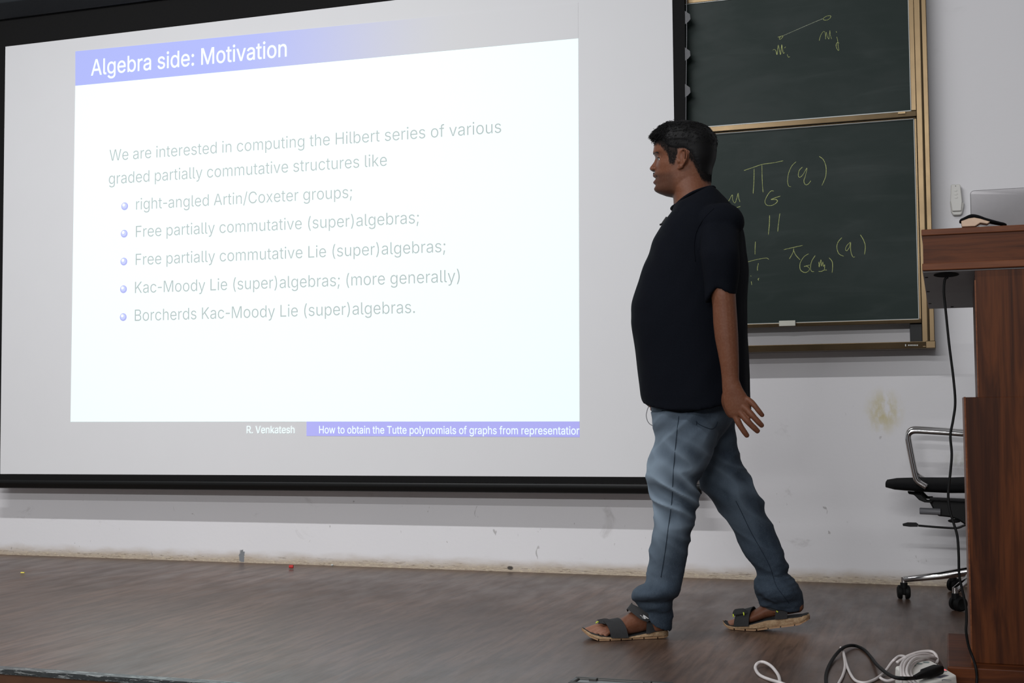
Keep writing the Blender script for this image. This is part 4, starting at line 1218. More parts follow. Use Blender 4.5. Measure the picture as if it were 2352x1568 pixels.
# the white lead: comes from the bottom edge, doubles back under the black lead and winds round the strip
Wp = [fl(1918, 1590), fl(1926, 1570), fl(1936, 1550), fl(1941, 1528), fl(1938, 1503), fl(1935, 1492), fl(1931, 1487)]
MB().tube(catmull(Wp, 6), .0042, 8).build('lead', M['white_cable'], ps, smooth=True)
Wp = [fl(1935, 1490, .012), fl(1940, 1508), fl(1946, 1530), fl(1955, 1550), fl(1966, 1563), fl(1985, 1567.5), fl(2005, 1562), fl(2022, 1552), fl(2036, 1538, .010), fl(2049, 1520, .02), fl(2061, 1509, .035), fl(2070, 1506, .045), fl(2080, 1509, .050),
      fl(2084, 1520, .05), fl(2078, 1540, .046), fl(2060, 1556, .02), fl(2040, 1563, .008), fl(2028, 1560, .006), fl(2022, 1556, .008)]
MB().tube(catmull(Wp, 6), .0042, 8).build('lead', M['white_cable'], ps, smooth=True)
rnd = random.Random(4)
cw = [[(2060, 1521), (2085, 1506), (2112, 1497), (2138, 1495.5), (2150, 1504), (2153, 1518), (2146, 1531)],
      [(2098, 1570), (2078, 1552), (2076, 1530), (2088, 1513), (2112, 1503), (2134, 1503), (2148, 1510), (2152, 1522)],
      [(2108, 1572), (2085, 1550), (2086, 1528), (2102, 1511), (2128, 1508), (2150, 1512), (2163, 1529)],
      [(2112, 1570), (2094, 1552), (2092, 1535), (2104, 1520), (2124, 1515), (2146, 1521)],
      [(2070, 1568), (2070, 1545), (2070, 1528), (2082, 1512), (2108, 1502), (2130, 1499)]]
for i, w_ in enumerate(cw):
    n_ = len(w_)
    P = []
    for j, (u, v) in enumerate(w_):
        t = j / (n_ - 1)
        P.append(fl(u, v, .012 + (.046 + .006 * (i % 3)) * math.sin(math.pi * min(1, .15 + t * .85)) ** .6))
    MB().tube(catmull(P, 6), .0043, 8).build('lead', M['white_cable'], ps, smooth=True)

# black plug in the strip with its lead
zt3 = zt2 + .0150
pg = thing('black_plug', 'black moulded plug pushed into the white power strip, with looping lead', 'plug', pz(2130, 1545, zt2))
n0, n1, n2 = pz(2101, 1556, zt3), pz(2128, 1546, zt3), pz(2156, 1536, zt3)
dd = (n2 - n0).normalized()
sd = V(-dd.y, dd.x, 0)
b = MB()
rings = []
for t, w_, h_ in ((0, .0055, .0055), (.22, .0085, .0075), (.4, .011, .0095), (.46, .016, .0115), (.96, .0165, .012), (1, .015, .0105)):
    c_ = n0 + (n2 - n0) * t
    rings.append([c_ + sd * (w_ * abs(math.cos(a_)) ** .5 * (1 if math.cos(a_) > 0 else -1)) + V(0, 0, h_ * abs(math.sin(a_)) ** .5 * (1 if math.sin(a_) > 0 else -1)) for a_ in (2 * math.pi * i / 20 for i in range(20))])
b.loft(rings).build('plug_body', M['black_rubber'], pg, smooth=40)
P = [n0 + dd * .01, n0 - dd * .008, fl(2075, 1557.5, .078), fl(2055, 1555, .066), fl(2036, 1545, .045), fl(2014, 1526, .018), fl(2000, 1508, .0055), fl(1985, 1492, .0055), fl(1968, 1483.5, .006), fl(1951, 1482, .012), fl(1934, 1489, .018), fl(1917, 1507, .010), fl(1903, 1531, .0055), fl(1897, 1553), fl(1899, 1580), fl(1905, 1610)]
MB().tube(catmull(P, 7), .0050, 10).build('lead', M['black_rubber'], pg, smooth=True)

# loose white loop further left
P = [fl(1793, 1600), fl(1791.5, 1566), fl(1787, 1549), fl(1773, 1531, .012), fl(1758, 1521.5, .016), fl(1747, 1520, .016), fl(1738, 1525, .012), fl(1735, 1534), fl(1741, 1546), fl(1752, 1554), fl(1770, 1561, .006), fl(1790, 1567, .013), fl(1810, 1574, .006), fl(1840, 1584)]
o = MB().tube(catmull(P, 6), .0048, 10).build('white_cable', M['white_cable'], smooth=True, loc=P[1])
tag(o, 'loose loop of white cable at the stage edge right of the floor box', 'cable')

# ------------------------------------------------------------------ floor box at the stage edge
zf = .022
f0, f1 = pz(1322, 1552.3, zf), pz(1549, 1565, zf)
yb_ = (f0.y + f1.y) / 2
xa, xb = f0.x, f1.x
dp = .085
fb = thing('floor_box', 'flat floor box on the stage edge, grey lid with two latches in a dark rim', 'floor box', ((xa + xb) / 2, yb_ - dp / 2, 0))
ya = yb_ - dp
b = MB()
fwid = .016
for x0, y0, x1, y1 in ((xa, yb_ - fwid, xb, yb_), (xa, ya, xb, ya + fwid), (xa, ya + fwid, xa + fwid, yb_ - fwid), (xb - fwid, ya + fwid, xb, yb_ - fwid)):
    b.hexa([(x0, y0, .002), (x1, y0, .002), (x1, y1, .002), (x0, y1, .002)], [(x0, y0, zf), (x1, y0, zf), (x1, y1, zf), (x0, y1, zf)])
M['fb_frame'] = plain('dark_bronze_plastic', (.035, .033, .028), .4)
M['fb_lid'] = plain('grey_lid', (.20, .215, .215), .35, .3)
b.build('frame', M['fb_frame'], fb, bevel=.004)
MB().box((xa + fwid, ya + fwid, .002), (xb - fwid, yb_ - fwid, zf - .005)).build('lid', M['fb_lid'], fb, bevel=.002)
for u in (1360, 1493):
    x_ = pz(u, 1560, zf).x
    MB().box((x_ - .011, yb_ - fwid - .012, zf - .006), (x_ + .011, yb_ - fwid + .004, zf + .0015)).build('latch', M['fb_frame'], fb, bevel=.0015)

# ------------------------------------------------------------------ chalk bits on the stage floor
M['chalk_yellow'] = plain('yellow_chalk_stub', (.72, .62, .12), .9)
M['chalk_red'] = plain('red_chalk_stub', (.50, .035, .03), .8)
for (u, v), l_, r_, ang, mt, lab in (((52, 1316.5), .019, .0035, .05, M['chalk_yellow'], 'yellow chalk stub on the stage floor near the left edge'),
                                   ((669, 1305), .020, .0085, .25, M['chalk_red'], 'red chalk stub on the floor close to the wall')):
    p = pz(u, v, .003)
    d_ = V(math.cos(ang), math.sin(ang), 0) * l_ / 2
    o = MB().tube([p - d_ + V(0, 0, r_), p + d_ + V(0, 0, r_)], r_, 14).build('chalk_stub', mt, smooth=40, loc=p)
    tag(o, lab, 'chalk')
p = pz(763, 1299.5, .002)
o = MB().ball(p + V(0, 0, .005), .0065, .006, .005).build('chalk_crumb', M['white_bead'], smooth=True, loc=p)
tag(o, 'small white chalk crumb against the wall right of the red stub', 'chalk')
# ------------------------------------------------------------------ the walking man
BY = -1.455            # his middle plane, parallel to the wall; he walks towards -X
XD = V(-1, 0, 0)


def interp_rows(rows, n):
    """resample (v, uf, ub, ...) rows smoothly"""
    P = catmull([Vector(r[:3]) for r in rows], n)
    return [tuple(p) for p in P]


def ring_px(v, uf, ub, y, hw, n=40, ex=2.2, comp=False):
    """horizontal oval: front and back edge from the photo in plane y, half width hw across"""
    a, b = py(uf, v, y), py(ub, v, y)
    c = (a + b) / 2
    h = (b - a) / 2
    if comp:        # a broad oval seen askew looks longer than it is
        k_ = min(.5 * h.length, hw * .21)
        h = h * (math.sqrt(h.length ** 2 - k_ ** 2) / h.length)
    out = []
    for j in range(n):
        q = 2 * math.pi * j / n
        cs, sn = math.cos(q), math.sin(q)
        cs = abs(cs) ** (2 / ex) * (1 if cs > 0 else -1)
        sn = abs(sn) ** (2 / ex) * (1 if sn > 0 else -1)
        out.append(c + h * cs + V(0, hw * sn, 0))
    return out


person = thing('person', 'man in a black T-shirt, faded blue jeans and sandals walking left across the stage', 'person', (-.85, BY, 0))

# ---- skin, hair, cloth materials
k = N('brown_skin')
nz = k.noise(k.co(), 18, 5)
c = k.mix(nz, (.120, .0425, .0215), (.160, .062, .032))
c = k.mix(k.ramp(k.noise(k.co(), 140, 3), .4, .7, 0, .25), c, (.20, .10, .062))
c = k.mix(k.attr('stubble'), c, (.011, .008, .007))
c = k.mix(k.attr('lip'), c, (.12, .048, .042))
c = k.mix(k.attr('toe'), c, (.30, .145, .095))
k.bump(k.noise(k.co(), 420, 3), .10, .0006)
M['skin'] = k.end(c, k.math('ADD', .5, k.math('MULTIPLY', k.attr('stubble'), .35)), 0, .22)
k.b.inputs['Subsurface Weight'].default_value = .06
k.b.inputs['Subsurface Radius'].default_value = (.008, .003, .0015)
k = N('black_hair')
M['hair'] = k.end(k.mix(k.noise(k.co((60, 60, 60)), 5, 3), (.0025, .0025, .0027), (.006, .0055, .0055)), .55, 0, .16)
M['nail'] = plain('nail', (.34, .19, .15), .35)
M['eye_white'] = plain('eye_white', (.72, .70, .68), .2)
M['iris'] = plain('dark_iris', (.012, .007, .005), .15)
k = N('black_jersey')
w_ = k.noise(k.co(), 260, 3, .7)
k.bump(w_, .25, .0008)
M['shirt'] = k.end(k.mix(w_, (.0020, .0027, .0050), (.0046, .0058, .0095)), .92, 0, .10)
k = N('faded_denim')
tw = k.noise(k.co((420, 420, 60)), 2, 3, .7)
bl = k.noise(k.co((10, 10, 5)), 1.5, 5, .6)
c = k.mix(k.ramp(bl, .3, .7), (.018, .028, .043), (.036, .053, .076))
c = k.mix(k.attr('wear_and_light'), c, (.215, .275, .335))  # pale denim wear, mixed with light painted on the front of the legs
c = k.mix(k.ramp(tw, .45, .75, 0, .3), c, (.13, .165, .20))
k.bump(tw, .3, .0008)
M['denim'] = k.end(c, .82, 0, .2)
M['denim_inside'] = plain('denim_inside', (.035, .040, .048), .85, var=.3, scale=200)
M['seam'] = plain('dark_denim_seam', (.020, .030, .044), .9, spec=.1)
M['thread'] = plain('pale_thread', (.30, .33, .36), .8)
k = N('tan_foam_sole')
w_ = k.noise(k.co((30, 30, 30)), 2, 5, .65)
cr = k.n('ShaderNodeTexVoronoi', feature='DISTANCE_TO_EDGE')
k.put(cr.inputs['Vector'], k.co((60, 60, 90)))
cr.inputs['Scale'].default_value = 1.4
c = k.mix(k.ramp(w_, .3, .7), (.30, .185, .10), (.44, .31, .185))
c = k.mix(k.ramp(cr.outputs[0], 0, .06, .22, 0), c, (.16, .095, .05))
k.bump(k.math('ADD', w_, k.ramp(cr.outputs[0], 0, .12)), .35, .002)
M['sole'] = k.end(c, .75, 0, .25)
M['outsole'] = plain('tan_outsole', (.34, .20, .105), .7, var=.3)
M['strap'] = plain('dark_strap_fabric', (.018, .018, .019), .8, scale=260, var=.5, bump=.4)
M['footbed'] = plain('black_footbed', (.014, .015, .016), .8, scale=120, var=.4)
M['lime'] = plain('lime_loop', (.58, .68, .05), .5)
M['mark_white'] = plain('white_print', (.75, .75, .75), .6)

# =================================================================== head
# head frame: origin at the ear, f forward, s towards his left (camera side), u up; centimetres
HY = math.radians(-2.5)
hf = V(-math.cos(HY), math.sin(HY), 0)
hl_ = V(-math.sin(HY), -math.cos(HY), 0)
hu = V(0, 0, 1)
ear_at = py(1470 + 620 / 6.815, 260 + 740 / 6.815, BY - .075)
h0 = ear_at - hl_ * .075
HS = .01 * .985


def hp(f, s, u):
    return h0 + (hf * f + hl_ * s + hu * u) * HS


def hq(f, s, u):
    """point of the head; f and u as read off the profile, moved onto the middle plane"""
    return hp(f + lerp(f, (-12, 0, 4, 12), (.75, .99, .85, .45)), s, u + 1.4)


# middle profile of the face and the back of the skull, by height
uF = [-12.6, -12.0, -11.0, -10.3, -9.3, -8.3, -7.2, -6.0, -4.8, -3.4, -2.2, -.6, .8, 1.8, 3.0, 4.4, 6.2, 8.2, 10.0, 11.6, 12.7, 13.2]
fF = [3.2, 5.6, 8.0, 8.95, 9.35, 9.05, 9.1, 9.0, 9.2, 9.0, 9.0, 8.75, 8.55, 8.95, 9.65, 9.55, 9.2, 8.5, 7.2, 5.2, 2.6, .2]
uB = [-12.6, -9, -6, -3, 0, 3, 6, 8.5, 10.5, 12, 12.9, 13.2]
fB = [-9.9, -10.3, -10.4, -10.6, -11.1, -11.5, -11.3, -10.3, -8.4, -5.6, -2.6, -.6]
uW = [-12.6, -12, -11, -10, -8.6, -7, -5, -3, -1, 1.5, 4, 6.5, 8.5, 10.3, 11.7, 12.7, 13.2]
wW = [4.2, 4.9, 5.6, 6.05, 6.5, 6.8, 7.0, 7.15, 7.3, 7.4, 7.5, 7.45, 7.0, 6.0, 4.7, 2.8, .6]


def head_ring(u, n, grow=0.0, fn=None):
    ff, fb, w = lerp(u, uF, fF), lerp(u, uB, fB), lerp(u, uW, wW)
    mid = -.8
    face = lerp(u, (-12, -9, -5, 1, 5, 9), (1, 1, 1, .9, .6, .2))
    out = []
    for j in range(n):
        q = 2 * math.pi * j / n
        cs, sn = math.cos(q), math.sin(q)
        e = 2.35
        x = abs(cs) ** (2 / e) * (1 if cs > 0 else -1)
        y = abs(sn) ** (2 / e) * (1 if sn > 0 else -1)
        f = mid + (ff - mid) * x if x > 0 else mid + (mid - fb) * x
        # the face narrows towards the front
        wf = 1 - face * .22 * sstep(np.array(x), .25, 1.0)
        s = w * y * float(wf)
        d = 0
        if fn:
            f, s, d = fn(f, s, u)
        r = math.hypot(f - mid, s) + 1e-6
        g = grow + d
        out.append(hq(f + (f - mid) / r * g, s + s / r * g, u))
    return out


def bumpf(f, s, u):
    """modelling of the face: sockets, cheekbones, lips, chin"""
    d = 0
    if f > 1:
        g = lambda a, ss, uu, ws, wu: a * math.exp(-((abs(s) - ss) / ws) ** 2 - ((u - uu) / wu) ** 2)
        d += g(-.60, 3.0, .7, 1.7, 1.2)           # eye sockets
        d += g(.30, 3.2, 3.0, 2.6, .75)            # brow
        d += g(.42, 5.2, -1.6, 1.6, 1.6)           # cheekbones
        d += g(.25, 4.2, -4.5, 1.8, 2.0)           # full cheeks
        d += g(.95, 0, -4.75, 2.1, .75)            # upper lip
        d += g(-.35, 0, -5.95, 2.2, .42)           # gap between the lips
        d += g(.95, 0, -7.15, 1.8, .75)            # lower lip
        d += g(-.25, 0, -8.3, 2.0, .6)
        d += g(.45, 0, -9.8, 1.9, 1.0)             # chin
        d += g(-.2, 2.9, -6.0, .7, 1.0)            # mouth corners
    return f, s, d


sk = MB()
us = [-12.6 + 25.8 * i / 86 for i in range(87)]
sk.loft([head_ring(u, 72, 0, bumpf) for u in us])
# nose
nr = []
for u, f, w, b in ((2.2, 9.2, .75, .9), (1.2, 9.05, .75, 1.0), (.2, 9.5, .85, 1.2), (-.7, 10.2, 1.0, 1.5), (-1.5, 10.9, 1.35, 1.9), (-2.1, 11.25, 1.6, 2.2), (-2.6, 11.1, 1.6, 2.1), (-3.05, 10.5, 1.3, 1.7), (-3.3, 10.0, .8, 1.2)):
    rg = []
    for j in range(20):
        q = 2 * math.pi * j / 20
        rg.append(hq(f - b + b * math.cos(q), w * math.sin(q), u))
    nr.append(rg)
sk.loft(nr)
for sg in (-1, 1):           # eyelids
    sk.tube(catmull([hq(7.0, sg * 1.6, .95), hq(7.45, sg * 2.5, 1.25), hq(7.2, sg * 3.5, 1.15), hq(6.3, sg * 4.5, .6)], 5), .0030, 8)
    sk.tube(catmull([hq(7.0, sg * 1.6, .1), hq(7.15, sg * 2.6, -.30), hq(6.85, sg * 3.6, -.25), hq(6.2, sg * 4.5, .2)], 5), .0030, 8)
for sg in (-1, 1):
    sk.ball(hq(9.65, sg * 1.55, -2.45), hf * .0105, hl_ * .0068, hu * .0075)          # nostril wings
    # ear: helix, antihelix, bowl, lobe, tragus (tilted a little)
    def ep(x, y, o=0):
        """ear plane: x backwards, y up (cm, from the ear hole); o outwards"""
        return hp(-x + .10 * y * -1, sg * (7.05 + o + .30 * max(x, 0)), y)
    hx = [(.2, 1.0, .3), (.0, 2.0, .5), (.25, 3.0, .8), (.9, 3.55, 1.0), (1.75, 3.5, 1.15), (2.4, 2.9, 1.25), (2.65, 1.9, 1.25), (2.55, .8, 1.15), (2.2, -.3, .95), (1.6, -1.3, .75), (.9, -2.2, .55), (.25, -2.75, .35), (-.25, -2.5, .2)]
    sk.tube(catmull([ep(*p) for p in hx], 4), .0030, 10)
    ah = [(1.3, 2.7, .7), (1.6, 1.8, .8), (1.65, .7, .75), (1.3, -.5, .65), (.8, -1.1, .5)]
    sk.tube(catmull([ep(*p) for p in ah], 4), .0030, 8)
    sk.ball(ep(1.25, .9, .15), hf * .015, hl_ * .0042, hu * .027)
    sk.ball(ep(.75, -2.0, .42), hf * .0085, hl_ * .0040, hu * .0085)
    sk.ball(ep(-.25, -.2, .3), hf * .0045, hl_ * .0045, hu * .0062)

# neck down into the shirt
nk = [(400, 1540, 1622, .058), (412, 1540, 1629, .064), (425, 1540, 1632, .067), (436, 1541, 1635, .070), (448, 1546.5, 1639, .073), (462, 1548, 1645, .078), (478, 1549, 1650, .086), (500, 1560, 1655, .09)]
nk = [(436, 1560, 1632, .060)] + [] if False else nk
rings = []
for v, uf, ub, hw in nk:
    if v < 436:
        uf = max(uf, 1540)
    rings.append(ring_px(v, uf, ub, BY, hw, 36, 2.1))
sk.loft(rings)

# torso, hips and legs inside the clothes
tor = [(470, 1580, 1645, .11), (500, 1572, 1665, .14), (560, 1540, 1680, .165), (640, 1495, 1696, .19), (720, 1480, 1694, .195), (800, 1484, 1690, .19), (880, 1502, 1685, .165), (925, 1512, 1672, .15), (955, 1530, 1640, .12)]
sk.loft([ring_px(v, a_, b_, BY, hw, 40, 2.3) for v, a_, b_, hw in tor])


def limb(rows, hwk=1.0):
    sk.loft([ring_px(v, a_, b_, y, abs(py(b_, v, y).x - py(a_, v, y).x) / 2 * hwk, 28, 2.0) for v, a_, b_, y in rows])


limb([(930, 1525, 1625, -1.535), (1020, 1525, 1618, -1.545), (1110, 1522, 1590, -1.555), (1180, 1524, 1578, -1.560), (1270, 1515, 1560, -1.565), (1340, 1505, 1540, -1.552), (1385, 1489, 1528, -1.545), (1405, 1484, 1528, -1.540), (1430, 1484, 1528, -1.535), (1446, 1486, 1528, -1.532)])
limb([(925, 1605, 1665, -1.36), (1020, 1622, 1682, -1.355), (1110, 1650, 1712, -1.335), (1180, 1688, 1738, -1.325), (1260, 1730, 1776, -1.310), (1330, 1757, 1800, -1.300), (1372, 1760, 1808, -1.290), (1388, 1758, 1814, -1.285), (1404, 1758, 1820, -1.285)], .72)

# =================================================================== arms and hands
AY = -1.70


def etube(pts, flat=1.0, n=20):
    """pts: (u, v, plane y, half width in photo pixels, depth ratio)"""
    P, R, FL = [], [], []
    for u, v, y, w, d in pts:
        P.append(py(u, v, y))
        R.append(abs(py(u + w, v, y).x - py(u, v, y).x))
        FL.append(d)
    Q = catmull(P, 4)
    m = len(Q)
    R2 = [lerp(i / 4, range(len(R)), R) for i in range(m)]
    F2 = [lerp(i / 4, range(len(FL)), FL) for i in range(m)]
    sk.tube(Q, R2, n, flat=F2, side=(0, 1, 0))


etube([(1650, 505, BY - .15, 28, 1), (1652, 560, AY + .03, 27, 1), (1658, 620, AY + .01, 28, .95), (1661, 670, AY, 28.5, .95), (1664, 705, AY, 27.5, .95), (1666, 740, AY, 28, .9), (1669, 775, AY, 27, .9), (1673, 810, AY, 24, .9), (1676, 840, AY, 21.5, .85), (1677.5, 866, AY, 20, .75), (1679, 884, AY, 20.5, .68), (1683, 900, AY, 22, .6)])
# palm
etube([(1678, 876, AY, 20, .70), (1682, 895, AY, 23.5, .56), (1687, 912, AY + .002, 28, .46), (1693, 928, AY + .004, 30, .42), (1699, 942, AY + .006, 29, .40), (1703, 951, AY + .008, 25, .38)])


def finger(pts, r0, r1, nail=None):
    """pts: (u, v, y) along one finger; radii in pixels at root and tip"""
    P = [py(*p) for p in pts]
    Q = catmull(P, 5)
    m = len(Q)
    px = .00143
    R = []
    for i in range(m):
        t = i / (m - 1)
        r = r0 + (r1 - r0) * t
        r *= 1 + .07 * math.exp(-((t - .42) / .09) ** 2) + .05 * math.exp(-((t - .74) / .07) ** 2)
        if t > .9:
            r *= math.sqrt(max(.12, 1 - ((t - .9) / .1) ** 2 * .85))
        R.append(r * px)
    sk.tube(Q, R, 14)
    return Q


fings = [
    finger([(1684, 944, AY + .006), (1690, 957, AY + .006), (1699, 975, AY + .006), (1710, 992, AY + .012), (1718.5, 1003.5, AY + .020)], 7.9, 5.6),
    finger([(1694, 938, AY + .002), (1704, 951, AY + .000), (1719, 969, AY - .002), (1733, 983, AY + .004), (1743.5, 993, AY + .012)], 8.1, 5.7),
    finger([(1703, 930, AY + .000), (1715, 940, AY - .003), (1730, 956, AY - .006), (1743, 970, AY - .002), (1753, 980, AY + .006)], 7.8, 5.5),
    finger([(1708, 914, AY + .004), (1720, 919, AY + .000), (1732, 930, AY - .004), (1744, 945, AY - .002), (1753.5, 956.5, AY + .006)], 7.2, 5.0)]
# thumb leaves the front side of the palm and lies towards the palm
finger([(1674, 893, AY + .012), (1667, 912, AY + .026), (1668, 930, AY + .042), (1675, 947, AY + .054), (1683, 957, AY + .060)], 10.5, 7.2)
# right arm, mostly behind the body, hand by the shirt hem in front
RY = -1.205
etube([(1655, 500, BY + .17, 34, 1), (1640, 570, RY - .02, 34, 1), (1605, 650, RY, 30, 1), (1575, 720, RY, 28, .95), (1545, 790, RY - .01, 24, .9), (1520, 850, RY - .03, 20, .8), (1512, 872, RY - .035, 20, .7)])
etube([(1513, 868, RY - .035, 20, .7), (1508, 885, RY - .04, 25, .5), (1504, 902, RY - .045, 27, .42), (1502, 914, RY - .048, 23, .4)])
for du, tip in ((-13, (1491, 933)), (-4, (1498, 943)), (5, (1506, 942)), (13, (1514, 934))):
    finger([(1503 + du, 905, RY - .047), (1501 + du, 918, RY - .048), (tip[0] + 2, tip[1] - 9, RY - .055), (tip[0], tip[1], RY - .064)], 8.8, 6.2)
finger([(1516, 880, RY - .06), (1508, 894, RY - .08), (1500, 908, RY - .085), (1496, 918, RY - .085)], 10, 7)

# =================================================================== feet (frame: heel -> toe)


class Foot:
    def __init__(s, heel, ang, side):
        s.d = V(-math.cos(ang), math.sin(ang), 0)
        s.n = V(-s.d.y, s.d.x, 0)
        if s.n.y > 0:
            s.n = -s.n           # towards the camera
        s.o = Vector(heel)

    def p(s, a, b, z):
        return s.o + s.d * a + s.n * b + V(0, 0, z)

    def az(s, u, v, b):
        """photo point on the lengthwise plane offset b towards the camera -> (a, z)"""
        q = pp(u, v, s.o + s.n * b, s.n)
        return (q - s.o).dot(s.d), q.z


g_ = pz(1534, 1466.3, 0)
near = Foot(V(g_.x, g_.y, 0), -math.radians(27), -1)
near.o += near.n * -.036
g_ = pz(1732, 1449, 0)
far = Foot(V(g_.x, g_.y, 0), math.radians(4), 1)
far.o += far.n * -.036
far.o -= far.d * ((far.o - pp(1853, 1420, far.o, far.n)).dot(far.d) * 1.0)


def foot_skin(F, rows, toes):
    """rows: (a, z bottom, z top, half width, shift)"""
    R = []
    for a, z0, z1, w, sh in rows:
        rg = []
        for j in range(28):
            q = 2 * math.pi * j / 28
            cs, sn = math.cos(q), math.sin(q)
            ww = w * (1 - .30 * max(0, sn))       # the instep narrows upward
            rg.append(F.p(a, sh + ww * abs(cs) ** .85 * (1 if cs > 0 else -1), (z0 + z1) / 2 + (z1 - z0) / 2 * abs(sn) ** .85 * (1 if sn > 0 else -1)))
        R.append(rg)
    sk.loft(R)
    for a0, b0, a1, b1, z, r in toes:
        P = [F.p(a0, b0, z + .012), F.p(a0 * .45 + a1 * .55, b0 * .4 + b1 * .6, z + .014), F.p(a1 - r * .4, b1, z + .004), F.p(a1, b1, z + .001)]
        Q = catmull(P, 5)
        m = len(Q)
        sk.tube(Q, [r * (.9 + .18 * math.exp(-((i / (m - 1) - .78) / .18) ** 2)) * (1 if i < m - 2 else .62 if i < m - 1 else .3) for i in range(m)], 12)


# sole heights of the near sandal: (u, v top edge, v bottom edge) along its outer side
ntop = [near.az(u, v, .042) for u, v in ((1541, 1453), (1534, 1447.8), (1503.5, 1450.6), (1473, 1457.8), (1442, 1463.5), (1410, 1463.5), (1381, 1461.5), (1360.6, 1456.5), (1343.3, 1446.5))]
nbot = [near.az(u, v, .042) for u, v in ((1541, 1463), (1534, 1466), (1493, 1471), (1462.6, 1474), (1427, 1478.5), (1409.6, 1478), (1381, 1474), (1355.5, 1464.5), (1342.5, 1452.5))]
ftop = [far.az(u, v, .042) for u, v in ((1853.5, 1417), (1849, 1413), (1835, 1417.5), (1802.6, 1420.5), (1759, 1424.5), (1721, 1435), (1686.6, 1439), (1667, 1436.3), (1654.8, 1429.5))]
fbot = [far.az(u, v, .042) for u, v in ((1854.5, 1426), (1835, 1436.5), (1802.6, 1441), (1770, 1444.7), (1732, 1449), (1694, 1449.5), (1672.5, 1445), (1656.5, 1436.5), (1654.2, 1432))]


def side_fn(pts):
    q = sorted(pts)
    xs = [p[0] for p in q]
    zs = [p[1] for p in q]
    return lambda a: lerp(a, xs, zs), xs[0], xs[-1]


def sandal(F, tops, bots, name_note, base, lift):
    ft, a0, a1 = side_fn(tops)
    fb, c0, c1 = side_fn(bots)
    a0, a1 = min(a0, c0), max(a1, c1)
    L = a1 - a0
    wid = lambda t: lerp(t, (0, .02, .07, .16, .35, .55, .72, .85, .93, .98, 1), (.010, .022, .032, .037, .036, .043, .047, .043, .032, .016, .004))
    n = 46
    ts = [i / n for i in range(n + 1)]

    def sect(t, zt, zb, k=1.0, r=.28):
        a = a0 + L * t
        w = wid(t) * k
        o = []
        for s_, h_ in ((-1 + r * .5, 0), (-1, .28), (-.97, .75), (-.92, 1), (-.5, 1), (0, 1), (.5, 1), (.92, 1), (.97, .75), (1, .28), (1 - r * .5, 0), (.4, 0), (0, 0), (-.4, 0)):
            o.append(F.p(a, w * s_, zb + (zt - zb) * h_))
        return o

    sole = MB()
    sole.loft([sect(t, max(ft(a0 + L * t), fb(a0 + L * t) + .004), max(fb(a0 + L * t), 0.0012) + .004) for t in ts])
    so = sole.build('sole', M['sole'], base, smooth=50)
    b = MB()
    # dark outsole pads with gaps between them
    cuts = [.0, .14, .155, .30, .315, .44, .455, .57, .585, .70, .715, .83, .845, 1]
    for i in range(0, len(cuts), 2):
        tt = [cuts[i] + (cuts[i + 1] - cuts[i]) * j / 6 for j in range(7)]
        rr = []
        for t in tt:
            zb = max(fb(a0 + L * t), .0012)
            rr.append([F.p(a0 + L * t, wid(t) * s_ * .97, zb + h_) for s_, h_ in ((-1, .0005), (-1, .0055), (1, .0055), (1, .0005))])
        b.loft(rr)
    b.build('outsole', M['outsole'], base)
    b = MB()
    b.loft([[F.p(a0 + L * t, wid(t) * .93 * s_, max(ft(a0 + L * t), fb(a0 + L * t) + .004) + h_) for s_, h_ in ((-1, -.002), (-1, .0022), (0, .0012), (1, .0022), (1, -.002), (0, -.002))] for t in [.02 + .965 * i / 40 for i in range(41)]])
    fo = b.build('footbed', M['footbed'], base, smooth=40)
    return ft, fb, a0, L, wid


def band(name, F, pts_l, pts_r, base, th=.0028, mat=None, n=5):
    """strap between two edge curves (lists of world points running the same way)"""
    A_, B2 = catmull(pts_l, n), catmull(pts_r, n)
    rings = []
    m = len(A_)
    for i in range(m):
        t = (A_[min(i + 1, m - 1)] - A_[max(i - 1, 0)]).normalized()
        w = (B2[i] - A_[i])
        nn = t.cross(w).normalized() * th
        mid = (A_[i] + B2[i]) / 2
        rings.append([A_[i] - nn * .5, A_[i] + nn * .6, mid + nn * .9, B2[i] + nn * .6, B2[i] - nn * .5, mid - nn * .5])
    return MB().loft(rings).build(name, mat or M['strap'], base, smooth=50)


sn = thing('sandal', 'x', 'sandal', near.o) if False else None
pair = []
nb = bpy.data.objects.new('sandal', None)
nb.parent = person
COL.objects.link(nb)
nb['label'] = 'front dark sandal with tan sole, flat on the floor'
fbse = bpy.data.objects.new('sandal', None)
fbse.parent = person
COL.objects.link(fbse)
fbse['label'] = 'rear dark sandal with tan sole, heel lifting'
nft, nfb, na0, nL, nw = sandal(near, ntop, nbot, 'near', nb, 0)
fft, ffb, fa0, fL, fw_ = sandal(far, ftop, fbot, 'far', fbse, 0)

